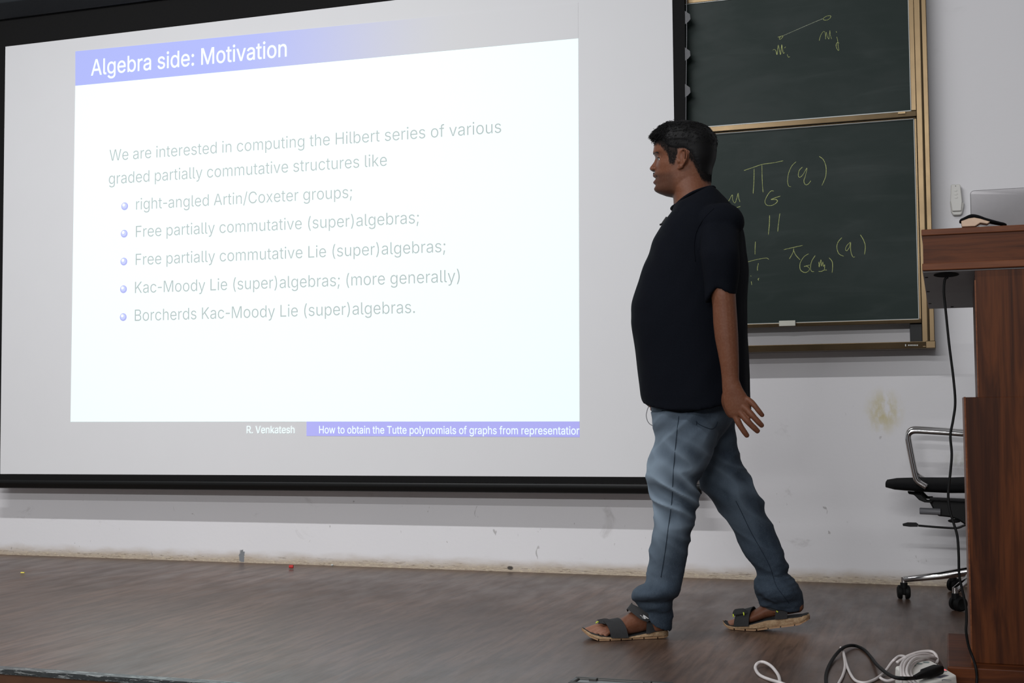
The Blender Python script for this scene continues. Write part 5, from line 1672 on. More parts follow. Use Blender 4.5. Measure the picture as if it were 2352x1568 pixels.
# near foot skin (b > 0 is the outer, camera side: little toe; big toe on the far side)
T = lambda t: na0 + nL * t
Z = lambda t: nft(T(t)) + .002
foot_skin(near, [(T(.05), Z(.05) + .006, Z(.05) + .05, .018, 0), (T(.08), Z(.08), Z(.08) + .072, .027, 0), (T(.16), Z(.16), Z(.16) + .082, .031, 0), (T(.26), Z(.26), Z(.26) + .085, .031, 0), (T(.36), Z(.36), Z(.36) + .078, .032, 0), (T(.46), Z(.46), Z(.46) + .066, .035, .001), (T(.56), Z(.56), Z(.56) + .050, .038, .002), (T(.66), Z(.66), Z(.66) + .037, .041, .001), (T(.74), Z(.74), Z(.73) + .024, .038, 0), (T(.76), Z(.76), Z(.76) + .016, .030, 0)],
          [(T(.66), -.025, T(.925), -.024, Z(.86), .0118), (T(.68), -.008, T(.89), -.005, Z(.83), .0080), (T(.67), .006, T(.85), .010, Z(.80), .0076), (T(.65), .019, T(.805), .024, Z(.76), .0072), (T(.61), .031, T(.76), .037, Z(.71), .0070)])
T2 = lambda t: fa0 + fL * t
Z2 = lambda t: fft(T2(t)) + .002
foot_skin(far, [(T2(.07), Z2(.07) + .016, Z2(.07) + .040, .016, 0), (T2(.10), Z2(.10) + .010, Z2(.10) + .050, .024, 0), (T2(.18), Z2(.18) + .008, Z2(.18) + .058, .028, 0), (T2(.28), Z2(.28) + .006, Z2(.28) + .066, .029, 0), (T2(.38), Z2(.38) + .004, Z2(.38) + .062, .030, 0), (T2(.48), Z2(.48) + .002, Z2(.48) + .056, .034, 0), (T2(.58), Z2(.58), Z2(.58) + .046, .038, 0), (T2(.68), Z2(.68), Z2(.68) + .036, .040, 0), (T2(.76), Z2(.76), Z2(.76) + .026, .039, 0), (T2(.80), Z2(.80), Z2(.80) + .018, .033, 0)],
          [(T2(.68), .025, T2(.905), .021, Z2(.86), .0125), (T2(.70), .006, T2(.89), .003, Z2(.84), .0092), (T2(.69), -.008, T2(.86), -.010, Z2(.81), .0086), (T2(.67), -.021, T2(.82), -.022, Z2(.77), .0082), (T2(.63), -.032, T2(.77), -.033, Z2(.72), .0078)])


def strap_over(name, F, fz, a_in, a_out, wid_in, wid_out, arch, base, bw=.045, n=9, mat=None):
    """strap arching across the foot: a_* = lengthwise place at inner / outer end, wid = lengthwise half width"""
    pl, pr = [], []
    for i in range(n):
        t = i / (n - 1)
        q = math.pi * t
        bcoord = -bw * math.cos(q)
        a = a_in + (a_out - a_in) * t
        w = wid_in + (wid_out - wid_in) * t
        zz = fz(a) + arch(t) * math.sin(q) ** .8
        pl.append(F.p(a - w, bcoord, fz(a - w) * .5 + fz(a) * .5 + arch(t) * math.sin(q) ** .8))
        pr.append(F.p(a + w, bcoord * .97, fz(a + w) * .5 + fz(a) * .5 + arch(t) * .82 * math.sin(q) ** .8))
    return band(name, F, pl, pr, base, mat=mat)


# straps: toe strap, ankle strap, heel strap (inner side has t = 0)
fz1 = lambda a: nft(a)
s1 = strap_over('toe_strap', near, fz1, T(.72), T(.60), .024, .029, lambda t: .056 - .002 * t, nb, .052)
fz2 = lambda a: fft(a)
s2 = strap_over('toe_strap', far, fz2, T2(.70), T2(.75), .022, .026, lambda t: .056, fbse, .052)


def skin_pts(F, pts):
    return [pp(u, v, F.o + F.n * b, F.n) for u, v, b in pts]


# flap over the near toe strap with its pull tab
fl_ = band('strap_flap', near, skin_pts(near, [(1372, 1423, -.012), (1392, 1420, .000), (1410, 1427, .020), (1426, 1437, .036)]), skin_pts(near, [(1376, 1431, -.006), (1392, 1433, .010), (1408, 1439, .028), (1421, 1444, .042)]), nb, .003)
band('pull_tab', near, skin_pts(near, [(1407, 1439, .026), (1420, 1434, .030), (1427, 1437, .033)]), skin_pts(near, [(1409, 1442, .029), (1418, 1442, .034), (1425, 1440, .036)]), nb, .004)
MB().tube(skin_pts(near, [(1369, 1431, -.006), (1371, 1428, -.007), (1375, 1427.5, -.006)]), .0022, 8).build('loop', M['lime'], nb, smooth=True)
# near ankle strap running down from the front of the ankle to the outer side
an = band('ankle_strap', near, skin_pts(near, [(1452, 1384, -.020), (1452, 1386.5, .018), (1470, 1395, .042), (1488, 1406, .053), (1502, 1418, .056)]), skin_pts(near, [(1441, 1404, -.020), (1441, 1399, .016), (1456, 1410, .040), (1472, 1422, .053), (1487, 1428, .056)]), nb, .003)
b2 = band('buckle_strap', near, skin_pts(near, [(1486, 1426, .040), (1497, 1428, .041), (1508, 1432, .040), (1524, 1442, .034)]), skin_pts(near, [(1484, 1455, .041), (1492, 1454, .042), (1504, 1450, .041), (1522, 1448, .036)]), nb, .003)
MB().tube(skin_pts(near, [(1508, 1430, .043), (1509.5, 1433, .0435), (1508, 1436, .043)]), .0022, 8).build('loop', M['lime'], nb, smooth=True)
# printed mark on the ankle strap: two slanted strokes joined like a letter S
mk = MB()
for q in ([(1470, 1411.5), (1477, 1416.5), (1478.5, 1418), (1470.5, 1413)], [(1477.5, 1411), (1481, 1413), (1490, 1420), (1489, 1421), (1480, 1416)], [(1477.5, 1411), (1480, 1416), (1484.5, 1420.5), (1481.5, 1421), (1477, 1415.5)], [(1473, 1417), (1484.5, 1420.5), (1481, 1421.3)]):
    P = skin_pts(near, [(u, v, .0590) for u, v in q])
    mk.prism(P, near.n * .0006)
mk.build('printed_mark', M['mark_white'], nb)
# far sandal: flap with lime loops, ankle strap
band('strap_flap', far, skin_pts(far, [(1686, 1403, .030), (1689, 1399.5, .022), (1707, 1397.5, .022), (1711, 1400, .026)]), skin_pts(far, [(1684, 1413, .046), (1688, 1412, .047), (1706, 1409.5, .046), (1716, 1408, .042)]), fbse, .004)
for u, v in ((1684.5, 1413.5), (1708.3, 1409.5)):
    MB().tube(skin_pts(far, [(u - .6, v - 3.6, .0475), (u + .3, v, .0495), (u + .2, v + 3.2, .0495)]), .0023, 8).build('loop', M['lime'], fbse, smooth=True)
b3 = band('ankle_strap', far, skin_pts(far, [(1746, 1381, -.005), (1746, 1386, .024), (1762, 1391, .034), (1785, 1399, .038), (1808, 1402, .036)]), skin_pts(far, [(1746, 1392, -.005), (1751, 1391, .026), (1768, 1400, .037), (1785, 1402, .040), (1808, 1404, .037)]), fbse, .003)
band('buckle_strap', far, skin_pts(far, [(1782, 1401, .039), (1790, 1401, .040), (1800, 1401.5, .039), (1809, 1402, .037)]), skin_pts(far, [(1780, 1422, .041), (1788, 1422, .042), (1800, 1421, .042), (1808, 1420, .041)]), fbse, .003)
MB().tube(skin_pts(far, [(1783.5, 1402.5, .042), (1785.5, 1404.5, .043), (1787, 1405.5, .043)]), .0022, 8).build('loop', M['lime'], fbse, smooth=True)

body = sk.build('body', M['skin'], person, smooth=True)
finish(body, .0024, 4, .5)
body['label'] = 'brown skin of head, arms and feet'
co = coords(body.data) + np.array(person.location)
rel = (co - np.array(h0)) / HS
fx, sx_, ux = rel @ np.array(hf), rel @ np.array(hl_), rel @ np.array(hu)
headm = (co[:, 2] > 1.30)
u2 = ux - 1.4 * (1 - np.clip(np.abs(sx_) / 7, 0, 1))           # height as seen on the near side
LIMF = [-13, -11.0, -8.6, -7.0, -5.6, -4.4, -3.2, -1.6, -.4, .9, 2.0, 3.6, 4.0, 4.6, 5.6, 7.0, 12]
LIMU = [-9.4, -9.0, -8.0, -6.6, -3.4, -.8, .6, 2.2, 2.6, 2.4, -1.2, -.6, 1.8, 3.2, 4.6, 6.2, 6.6]
limv = np.interp(fx, LIMF, LIMU)
fuzz = np.array([noise.noise(Vector(q) * 1.6) for q in np.stack([fx, sx_, ux], 1)])
st = sstep(u2 - limv + .6 * fuzz, -.9, .8) * .97
beard = sstep(-u2, 2.6, 5.0) * sstep(fx, .5, 4.0) * .45
st = np.maximum(st, beard)
ear_mask = (np.abs(sx_) > 7.15) & (ux > -3.4) & (ux < 4.3) & (fx > -3.4) & (fx < .8)
st[ear_mask] = 0
st *= headm
paint(body.data, 'stubble', st)
uu = ux - 1.4
lip = np.exp(-(sx_ / 2.3) ** 4) * (np.exp(-((uu + 5.05) / .55) ** 2) + np.exp(-((uu + 7.0) / .65) ** 2)) * sstep(fx, 9.0, 10.0) * headm
paint(body.data, 'lip', np.clip(lip, 0, 1) * .8)
tn = np.zeros(len(co))
for F_, TT in ((near, T), (far, T2)):
    aa = (co - np.array(F_.o)) @ np.array(F_.d)
    m_ = (co[:, 2] < .07) & (np.abs((co - np.array(F_.o)) @ np.array(F_.n)) < .06)
    tn = np.maximum(tn, m_ * (sstep(aa, TT(.72), TT(.82)) * .8 + .35 * sstep(-co[:, 2], -.045, -.02) * (aa > TT(.3)) * (aa < TT(.66))))
paint(body.data, 'toe', np.clip(tn, 0, 1))

# nails on the visible fingers
for Q in fings:
    d_ = (Q[-1] - Q[-4]).normalized()
    nb_ = MB().ball(Q[-3] + V(0, -.0062, 0), d_ * .0055, V(d_.z, 0, -d_.x) * .0040, V(0, -.0014, 0), 12, 8)
    nb_.build('fingernail', M['nail'], body, smooth=True)
# eyes, brows and moustache
for sg in (1, -1):
    e_ = hq(5.95, sg * 3.05, .5)
    b = MB()
    b.ball(e_, .0122)
    eo = b.build('eye', M['eye_white'], body, smooth=True)
    b = MB()
    b.ball(e_ + (hf + hl_ * sg * -.05).normalized() * .0072, .0062)
    b.build('iris', M['iris'], body, smooth=True)
    Q = catmull([hq(9.5, sg * 1.0, 2.6), hq(9.25, sg * 2.2, 2.85), hq(8.3, sg * 3.6, 2.85), hq(7.05, sg * 4.9, 2.3)], 6)
    b = MB()
    b.tube(Q, [.0018 + .0012 * math.sin(math.pi * i / (len(Q) - 1)) for i in range(len(Q))], 8, flat=.5, side=hf)
    b.build('eyebrow', M['hair'], body, smooth=True)
    Q = catmull([hq(7.25, sg * 1.8, .85), hq(7.72, sg * 2.5, 1.05), hq(7.48, sg * 3.5, .95), hq(6.65, sg * 4.5, .42)], 5)
    b = MB()
    b.tube(Q, .0011, 6)
    b.build('eyelash', M['hair'], body, smooth=True)
b = MB()
Q = catmull([hq(7.95, -3.0, -5.5), hq(8.6, -2.2, -4.8), hq(9.4, -1.0, -4.25), hq(9.7, 0, -4.15), hq(9.4, 1.0, -4.25), hq(8.6, 2.2, -4.8), hq(7.95, 3.0, -5.5)], 6)
b.tube(Q, [.0024 + .0026 * math.sin(math.pi * i / (len(Q) - 1)) for i in range(len(Q))], 10, flat=.6, side=hf)
b.build('moustache', M['hair'], body, smooth=True)

# =================================================================== hair
hline_f = [-13, -11.0, -8.6, -7.0, -5.6, -4.4, -3.2, -1.6, -.4, .9, 2.6, 3.6, 4.6, 6.0, 7.6, 9.0, 12]
hline_u = [-8.4, -8.0, -6.8, -5.2, -1.8, 1.0, 2.0, 3.0, 3.3, 3.2, 3.1, 3.6, 5.2, 6.7, 6.9, 6.8, 6.8]
rnd = random.Random(11)


def hair_lim(f, s):
    return lerp(f + .8, hline_f, hline_u) - 1.4 * min(1, abs(s) / 7)


def hair_th(f, s, u):
    x = u - hair_lim(f, s) + .5 * noise.noise(V(f * 2.3, s * 2.3, u * 2.3)) + .3 * noise.noise(V(f * 6, s * 6, u * 6))
    inn = float(sstep(np.array(x), -.3, 2.6))
    top = float(sstep(np.array(u), 3.0, 8.5))
    back = float(sstep(np.array(-f), 3, 9))
    frnt = float(sstep(np.array(f), 4.0, 7.5)) * float(sstep(np.array(u), 6.0, 8.0))
    t = .25 + .70 * top + .75 * back * float(sstep(np.array(u), -5, 1)) + .85 * frnt
    p = V(f, s, u)
    t += (.20 + .30 * frnt) * top * noise.noise(p * .9) + .22 * top * noise.noise(p * 2.1 + V(5, 0, 0)) * (1 + frnt)
    return f, s, -.45 + inn * (.45 + t)


hb_ = MB()
us2 = [-10.5 + 23.6 * i / 95 for i in range(96)] + [13.15]
rings = [head_ring(u, 110, 0, hair_th) for u in us2]
# crown rises by the hair thickness as well
for i, u in enumerate(us2):
    if u > 9:
        lift = .75 * float(sstep(np.array(u), 9, 13))
        for j in range(len(rings[i])):
            rings[i][j] = rings[i][j] + hu * (lift * HS)
hb_.loft(rings)
# curls and strands
hairbv = BVHTree.FromPolygons([tuple(v) for v in hb_.v], hb_.f)
cnt = 0
NS, NF = 3600, 1700
while cnt < NS:
    if cnt < NF:
        org = hq(rnd.uniform(2, 6), rnd.uniform(-2.5, 2.5), 6)
        tgt = hq(rnd.uniform(3.0, 10.5), rnd.uniform(-6.8, 6.8), rnd.uniform(6.6, 13))
    else:
        org = hq(-1, 0, 5)
        az = rnd.uniform(0, 2 * math.pi)
        tgt = hq(-1 + 11 * math.cos(az), 7.5 * math.sin(az), rnd.uniform(2, 15))
    d = (tgt - org).normalized()
    hit = hairbv.ray_cast(org, d)
    if hit[0] is None:
        continue
    rel_ = (hit[0] - h0) / HS
    f_, s_, u_ = rel_.dot(hf), rel_.dot(hl_), rel_.dot(hu) - 1.4
    x_ = u_ - hair_lim(f_ - .8, s_)
    if x_ < .9:
        continue
    nrm = hit[1] if hit[1].dot(d) > 0 else -hit[1]
    curly = cnt < NF
    up_f = min(1, max(0, (u_ - 3) / 6))
    base_dir = (hf * (.9 if curly else .35) + (V(0, 0, -1) * (1 - up_f) * (0 if curly else .9)) + V(rnd.uniform(-.5, .5), rnd.uniform(-.5, .5), rnd.uniform(-.3, .3)))
    tdir = (base_dir - nrm * base_dir.dot(nrm)).normalized()
    bi = nrm.cross(tdir)
    Ln = rnd.uniform(.010, .019) * (1.1 if curly else .5 + .5 * up_f)
    amp = rnd.uniform(.0018, .0040) if curly else rnd.uniform(.0003, .0016) * up_f
    ph = rnd.uniform(0, 6.28)
    tn_ = rnd.uniform(.8, 1.7) if curly else .5
    lift = .0040 * (1.15 if curly else .15 + .45 * up_f)
    P = []
    for i in range(7):
        t = i / 6
        P.append(hit[0] - nrm * .0012 + tdir * (Ln * t) + nrm * (lift * math.sin(math.pi * t * .8) + amp * math.cos(ph + tn_ * 6.28 * t) * (1 if curly else .4)) + bi * (amp * math.sin(ph + tn_ * 6.28 * t)))
    hb_.tube(P, [.0006, .00065, .00065, .0006, .0005, .0004, .0002], 3, cap=False)
    cnt += 1
# short clipped hairs fading out along the hairline
skinbv = BVHTree.FromPolygons([v.co + person.location for v in body.data.vertices], [tuple(q.vertices) for q in body.data.polygons])
cnt = 0
while cnt < 6500:
    az = rnd.uniform(0, 2 * math.pi)
    org = hq(-1, 0, 0)
    d = (hq(-1 + 11 * math.cos(az), 7.5 * math.sin(az), rnd.uniform(-9, 8)) - org).normalized()
    hit = skinbv.ray_cast(org, d)
    cnt += .2
    if hit[0] is None:
        continue
    rel_ = (hit[0] - h0) / HS
    f_, s_, u_ = rel_.dot(hf), rel_.dot(hl_), rel_.dot(hu)
    if abs(s_) > 7.15 and -3.4 < f_ < .9 and -3.6 < u_ < 4.4:
        continue
    x_ = u_ - 1.4 * (1 - min(1, abs(s_) / 7)) - float(np.interp(f_, LIMF, LIMU))
    if x_ < -.5 + rnd.random() * 1.6 or x_ > 5:
        continue
    nrm = hit[1] if hit[1].dot(d) > 0 else -hit[1]
    bd = V(0, 0, -1) + hf * rnd.uniform(-.7, .2) + V(rnd.uniform(-.3, .3), rnd.uniform(-.3, .3), 0)
    td = (bd - nrm * bd.dot(nrm)).normalized()
    L_ = rnd.uniform(.003, .006)
    hb_.tube([hit[0] - nrm * .0006, hit[0] + td * L_ * .5 + nrm * .0012, hit[0] + td * L_ + nrm * .0011], [.00045, .00042, .0002], 3, cap=False)
    cnt += .8
ho = hb_.build('hair', M['hair'], person, smooth=True)
ho['label'] = 'short wavy black hair, longer at the front'

# =================================================================== T-shirt
tb = MB()
trows = [(433, 1630, 1646, .050), (439, 1618, 1654, .074), (446, 1604, 1662, .094), (454, 1588, 1670, .112), (462, 1572, 1677, .129), (470, 1557, 1684, .145), (478, 1546, 1690, .158), (490, 1540, 1697, .174), (505, 1531, 1703, .190), (530, 1512, 1711, .204), (560, 1499, 1716, .212), (590, 1488, 1719, .217), (620, 1478.5, 1719.5, .220), (650, 1469, 1718.5, .222), (680, 1460, 1717, .225), (705, 1454.5, 1716.5, .227), (730, 1454.5, 1717, .228), (748, 1454, 1717.5, .228), (775, 1458, 1718, .227), (810, 1463, 1720, .225), (850, 1467.5, 1722, .222), (885, 1471.5, 1723.5, .220), (908, 1474.5, 1724.5, .219), (920, 1478, 1724.5, .218)]
P = catmull([Vector((r[0], r[1], r[2])) for r in trows], 4)
HWs = [r[3] for r in trows]
rings = []
for i, p in enumerate(P):
    hw = lerp(i / 4, range(len(HWs)), HWs)
    rings.append(ring_px(p.x, p.y + lerp(p.x, (470, 490, 540, 600, 660), (0, 5, 5, 3, 0)), p.z, BY, hw, 64, lerp(p.x, (480, 640), (2.0, 2.4)), True))
tb.loft(rings)
# hem: lower at the near side, following the photo
hem = [ring_px(918, 1479, 1724.5, BY, .2175, 64, 2.45, True)]
low = []
for q in hem[0]:
    t = (q.x - py(1479, 918, BY).x) / (py(1724, 918, BY).x - py(1479, 918, BY).x)
    low.append(q + V(0, 0, -.004 - .034 * math.sin(math.pi * min(1, max(0, t)) ** .9) * (1 if q.y < BY + .05 else .6)))
tb.loft([ring_px(890, 1472.5, 1723.5, BY, .219, 64, 2.45, True), hem[0], low])
# shoulders
for sg, yy in ((-1, BY), (1, BY)):
    tb.ball(py(1655, 512, BY + sg * .150), .078, .070, .066, 24, 14)


def sleeve(rows):
    """hollow sleeve: outer skin down to the hem, then back up inside"""
    out, inn = [], []
    P, R, D = [], [], []
    for u, v, y, w, d in rows:
        P.append(py(u, v, y))
        R.append(abs(py(u + w, v, y).x - py(u, v, y).x))
        D.append(d)
    Q = catmull(P, 5)
    m = len(Q)
    R2 = [lerp(i / 5, range(len(R)), R) for i in range(m)]
    D2 = [lerp(i / 5, range(len(D)), D) for i in range(m)]
    ax = (Q[-1] - Q[0]).normalized()

    def ring(c, r, d, cut):
        o = []
        for j in range(36):
            q = 2 * math.pi * j / 36
            x, y = math.cos(q), math.sin(q)
            pnt = c + V(x * r, y * r * d, 0)
            # the hem line sweeps up towards the back on the camera side
            pnt += ax * (cut * (-.040 * max(0, -y) * (1 - .9 * abs(x + .15)) + .012 * -x))
            o.append(pnt)
        return o
    for i in range(m):
        cut = max(0, (i - m * .55) / (m * .45 - 1))
        out.append(ring(Q[i], R2[i], D2[i], cut))
    for i in range(m - 1, m - 9, -1):
        cut = max(0, (i - m * .55) / (m * .45 - 1))
        inn.append(ring(Q[i] + ax * 0, R2[i] - .0085, D2[i], cut))
    tb.loft(out + inn)


sleeve([(1655, 500, BY - .150, 36, .9), (1652, 540, BY - .195, 45, .9), (1653, 580, AY + .005, 45.5, .95), (1656, 620, AY, 41.5, 1), (1657, 655, AY, 38, 1.05), (1656, 688, AY, 35.5, 1.1)])
sleeve([(1660, 498, BY + .165, 44, .85), (1650, 545, BY + .20, 46, .9), (1628, 600, RY + .005, 42, .95), (1606, 650, RY, 38, 1), (1594, 675, RY, 37, 1.05)])
shirt = tb.build('shirt', M['shirt'], person, smooth=True)
finish(shirt, .0056, 5, .5)
shirt['label'] = 'black short-sleeved T-shirt'
a_ = coords(shirt.data) + np.array(person.location)
nrm = np.empty(len(a_) * 3)
shirt.data.vertices.foreach_get('normal', nrm)
nrm = nrm.reshape(-1, 3)
dsp = np.zeros(len(a_))
for i, p in enumerate(a_):
    x, y, z = p
    d = .0030 * noise.noise(V(x * 9 + z * 5, y * 9, z * 3.2)) + .0018 * noise.noise(V(x * 20 - z * 9, y * 20, z * 7))
    # soft folds hanging from the chest and pulling from the armpit
    d += .0022 * math.sin((x + .55 * z) * 62 + 2 * noise.noise(V(x * 4, y * 4, z * 4))) * math.exp(-((z - 1.30) / .12) ** 2)
    dsp[i] = d
a_ += nrm * dsp[:, None]
set_coords(shirt.data, a_ - np.array(person.location))
# collar rib
cr_ = []
for j in range(40):
    q = 2 * math.pi * j / 40
    cs, sn_ = math.cos(q), math.sin(q)
    t = (1 - cs) / 2
    u_, v_ = 1544.5 + (1640 - 1544.5) * t, lerp(t, (0, .2, .35, .55, .7, .85, 1), (481, 477.5, 468, 456, 448, 440, 431))
    c_ = py(u_, v_, BY)
    cr_.append(V(c_.x, BY + .081 * sn_ * (1 + .12 * math.sin(math.pi * t)), c_.z + .002 * abs(sn_)))
MB().tube(cr_, .0062, 10, closed=True, flat=.8).build('collar', M['shirt'], shirt, smooth=True)

# =================================================================== jeans
jb = MB()
prow = [(895, 1490, 1702, .165), (930, 1497, 1692, .170), (960, 1500, 1688, .172), (985, 1505, 1674, .168), (1005, 1510, 1655, .158), (1022, 1514, 1644, .14), (1036, 1524, 1630, .11)]
P = catmull([Vector(r[:3]) for r in prow], 3)
jb.loft([ring_px(p.x, p.y, p.z, BY, lerp(i / 3, range(len(prow)), [r[3] for r in prow]), 48, 2.3, True) for i, p in enumerate(P)])
nl = [(945, 1496, 1640), (970, 1499, 1645), (990, 1507, 1648), (1010, 1507, 1644), (1035, 1499, 1635), (1055, 1494, 1626), (1080, 1491, 1617), (1105, 1490.5, 1608), (1130, 1498, 1604), (1150, 1505, 1601.5), (1170, 1508.5, 1598), (1195, 1506.5, 1592), (1220, 1501, 1587.5), (1245, 1496.5, 1582), (1275, 1492, 1576.5), (1300, 1491, 1572), (1322, 1488, 1568.5), (1336, 1481, 1566.5), (1348, 1461, 1564), (1358, 1455, 1561.5), (1368, 1454, 1556), (1376, 1458, 1548), (1384, 1464, 1546), (1392, 1466, 1547), (1402, 1472, 1542)]
P = catmull([Vector(r) for r in nl], 2)
rings = []
for i, p in enumerate(P):
    t = i / (len(P) - 1)
    y = lerp(t, (0, .3, 1), (-1.550, -1.555, -1.556))
    wx = abs(py(p.z, p.x, y).x - py(p.y, p.x, y).x) / 2
    fold = lerp(p.x, (1300, 1328, 1340, 1352, 1362, 1371, 1377, 1386, 1396, 1402), (1, .98, 1.06, 1.16, 1.18, 1.08, .88, 1.0, 1.0, .9))
    rings.append(ring_px(p.x, p.y, p.z, y, wx * fold * lerp(t, (0, .25, .5, .8, 1), (.92, .98, 1.0, .98, .92)), 48, 2.15))
jb.loft(rings)
# folded hem of the near leg, slanting down to the heel
yh = -1.545
hemr = []
for dz, k_ in ((0, 1.0), (.3, 1.04), (.6, 1.04), (1, 1.0)):
    rg = []
    for j in range(36):
        q = 2 * math.pi * j / 36
        cs, sn_ = math.cos(q), math.sin(q)
        t = (1 + cs) / 2               # 0 front .. 1 back
        u0, v0 = lerp(t, (0, 1), (1466, 1547)), lerp(t, (0, .5, 1), (1382, 1384, 1390))
        u1, v1 = lerp(t, (0, .5, .8, 1), (1466, 1504, 1530, 1541)), lerp(t, (0, .3, .6, 1), (1388, 1407, 1438, 1449))
        c_ = py(u0 + (u1 - u0) * dz, v0 + (v1 - v0) * dz, yh)
        rg.append(V(c_.x, yh + .047 * k_ * sn_ * (1 - .1 * dz), c_.z))
    hemr.append(rg)
jb.loft(hemr)
fl2 = [(960, 1560, 1690), (985, 1575, 1688), (1010, 1590, 1691), (1040, 1602, 1696), (1060, 1606, 1704), (1078, 1608, 1706.5), (1095, 1609.5, 1717), (1112, 1612, 1728), (1130, 1622, 1740), (1150, 1638, 1748), (1175, 1661, 1757), (1200, 1677, 1768), (1225, 1690, 1780), (1250, 1700, 1791), (1275, 1713, 1801.5), (1300, 1731, 1810), (1318, 1740, 1809.5), (1328, 1735, 1817), (1340, 1729, 1829), (1352, 1729, 1836), (1364, 1734, 1842), (1376, 1743, 1846.5), (1388, 1748, 1847)]
P = catmull([Vector(r) for r in fl2], 2)
rings = []
for i, p in enumerate(P):
    t = i / (len(P) - 1)
    y = lerp(t, (0, .3, 1), (-1.370, -1.345, -1.285))
    wx = abs(py(p.z, p.x, y).x - py(p.y, p.x, y).x) / 2
    fold = lerp(p.x, (1290, 1318, 1328, 1338, 1350, 1362, 1370, 1377, 1388), (1, .94, .92, 1.02, 1.06, 1.04, .98, .84, .86))
    rings.append(ring_px(p.x, p.y, p.z, y, wx * fold * lerp(t, (0, .25, .5, .8, 1), (.95, 1.05, 1.12, 1.05, .95)), 48, 2.15))
jb.loft(rings)
hemr = []
yh = -1.285
for dz, k_ in ((0, 1.0), (.4, 1.03), (.7, 1.03), (1, 1.0)):
    rg = []
    for j in range(36):
        q = 2 * math.pi * j / 36
        cs, sn_ = math.cos(q), math.sin(q)
        t = (1 + cs) / 2
        u0, v0 = lerp(t, (0, 1), (1748, 1847)), 1384
        u1, v1 = lerp(t, (0, .4, .8, 1), (1752, 1790, 1828, 1838)), lerp(t, (0, .35, .7, 1), (1387, 1397, 1400, 1400))
        c_ = py(u0 + (u1 - u0) * dz, v0 + (v1 - v0) * dz, yh)
        rg.append(V(c_.x, yh + .052 * k_ * sn_, c_.z))
    hemr.append(rg)
jb.loft(hemr)
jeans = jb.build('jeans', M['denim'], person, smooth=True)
finish(jeans, .0048, 2, .5)
jeans['label'] = 'faded blue jeans bunched at the ankles'
a_ = coords(jeans.data) + np.array(person.location)
nrm = np.empty(len(a_) * 3)
jeans.data.vertices.foreach_get('normal', nrm)
nrm = nrm.reshape(-1, 3)
dsp = np.zeros(len(a_))
wear_and_light = np.zeros(len(a_))
kn, kf = py(1500, 1110, -1.560), py(1640, 1150, -1.27)
ak1, ak2 = py(1505, 1360, -1.5), py(1785, 1350, -1.285)
thg = py(1520, 1010, -1.5)
for i, p in enumerate(a_):
    x, y, z = p
    q = V(x, y, z)
    wob = noise.noise(V(x * 5, y * 5, z * 5))
    ridge = lambda v: .32 - abs(noise.noise(v))
    d = .0022 * noise.noise(V(x * 11 + z * 6, y * 11, z * 12)) + .0012 * noise.noise(V(x * 26, y * 26, z * 30))
    # creases behind the knees and across the thigh
    for c0, s_ in ((kn, 1), (kf, 1)):
        g = math.exp(-((z - c0.z) / .14) ** 2)
        d += .0165 * g * ridge(V(x * 5 + 3.1 * s_, y * 6, z * 17 + x * 9 * s_))
    g = math.exp(-((z - (thg.z + .02)) / .12) ** 2)
    d += .0150 * g * ridge(V(x * 4, y * 5 + 2, z * 13 - x * 12))
    for c0 in (ak1, ak2):
        g = math.exp(-((q - c0).length / .115) ** 2)
        d += .0210 * g * ridge(V(x * 8 + 7, y * 8, z * 22 + x * 10)) + .008 * g * ridge(V(x * 14, y * 14 + 3, z * 45 - x * 18))
    # long hanging folds on the shins
    d += .0050 * ridge(V(x * 16 + z * 3, y * 9, z * 3.2)) * math.exp(-((z - .34) / .14) ** 2)
    dsp[i] = d
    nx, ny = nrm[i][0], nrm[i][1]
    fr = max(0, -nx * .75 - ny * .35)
    wear_and_light[i] = min(1, (.95 * fr + .14) * (math.exp(-((z - .60) / .20) ** 2) + .25 * math.exp(-((z - .25) / .2) ** 2)) * (.75 + .6 * wob) + .55 * max(0, d * 130) * math.exp(-((z - .5) / .22) ** 2)) * (1 if y < BY else .35)  # wear plus painted light: front paler as if lit, far leg kept dimmer
a_ += nrm * dsp[:, None]
set_coords(jeans.data, a_ - np.array(person.location))
paint(jeans.data, 'wear_and_light', np.clip(wear_and_light, 0, 1))


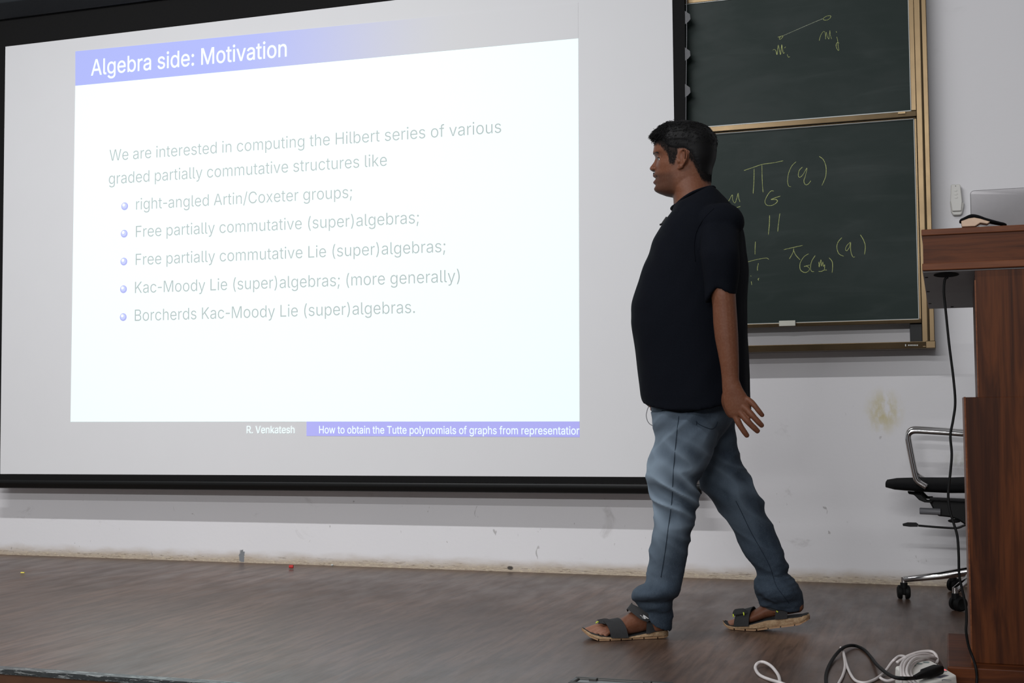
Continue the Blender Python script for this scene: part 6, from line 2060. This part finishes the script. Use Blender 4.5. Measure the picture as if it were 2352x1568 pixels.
def drape(name, px, mesh_o, mat, r, off=.0012, par=None, flat=.5):
    me = mesh_o.data
    bv = BVHTree.FromPolygons([v.co + person.location for v in me.vertices], [tuple(p.vertices) for p in me.polygons])
    P = []
    for q in catmull([V(u, v, 0) for u, v in px], 8):
        d = ray(q.x, q.y).normalized()
        h = bv.ray_cast(CAM, d)
        if h[0] is not None:
            P.append(h[0] - d * off)
    # smooth out steps
    for _ in range(3):
        P = [P[0]] + [(P[i - 1] + P[i] * 2 + P[i + 1]) / 4 for i in range(1, len(P) - 1)] + [P[-1]]
    return MB().tube(P, r, 6).build(name, mat, par or mesh_o, smooth=True)


drape('side_seam', [(1562, 938), (1556, 980), (1551, 1030), (1546, 1090), (1543, 1150), (1535, 1210), (1527, 1270), (1518, 1325)], jeans, M['seam'], .0011)
drape('side_seam', [(1690, 1150), (1705, 1180), (1725, 1222), (1748, 1262), (1768, 1300), (1776, 1325), (1783, 1345), (1797, 1365), (1812, 1385)], jeans, M['seam'], .0011)
drape('pocket_seam', [(1600, 968), (1604, 973), (1618, 980), (1634, 985), (1643, 980), (1648, 968)], jeans, M['seam'], .0011)
drape('pocket_seam', [(1599, 966), (1600, 975)], jeans, M['seam'], .0011)
drape('armhole_seam', [(1640, 478), (1618, 500), (1600, 530), (1594, 565), (1597, 600)], shirt, M['shirt'], .0010)

# =================================================================== microphone
mic = thing('lapel_microphone', 'small black clip-on microphone below the T-shirt collar', 'microphone', py(1520, 508, BY))
b = MB()
m0, m1 = py(1533, 499, BY - .01), py(1522.5, 514, BY - .01)
dd = (m1 - m0).normalized()
b.obox(m0 * .5 + m1 * .5, dd * .0135, V(-dd.z, 0, dd.x) * .0045, V(0, .007, 0))
b.build('clip', M['black_plastic'], mic, bevel=.0015)
b = MB()
c_ = py(1521, 513.5, BY - .01)
b.tube([c_ + V(.004, 0, .001), c_ + V(-.002, 0, -.002), c_ + V(-.006, 0, -.0025)], [.0035, .0038, .0026], 12)
b.ball(c_ + V(-.006, 0, -.003), .0036)
b.build('microphone_head', M['black_rubber'], mic, smooth=True)
P = [py(u, v, BY + .03) for u, v in ((1491, 931), (1487, 940), (1484.5, 952), (1486, 963), (1491, 972), (1500, 978))]
wr = MB().tube(catmull(P, 6), .0013, 8).build('microphone_wire', M['grey_plastic'], smooth=True, loc=P[0])
tag(wr, 'thin wire looping out from under the front shirt hem', 'wire')
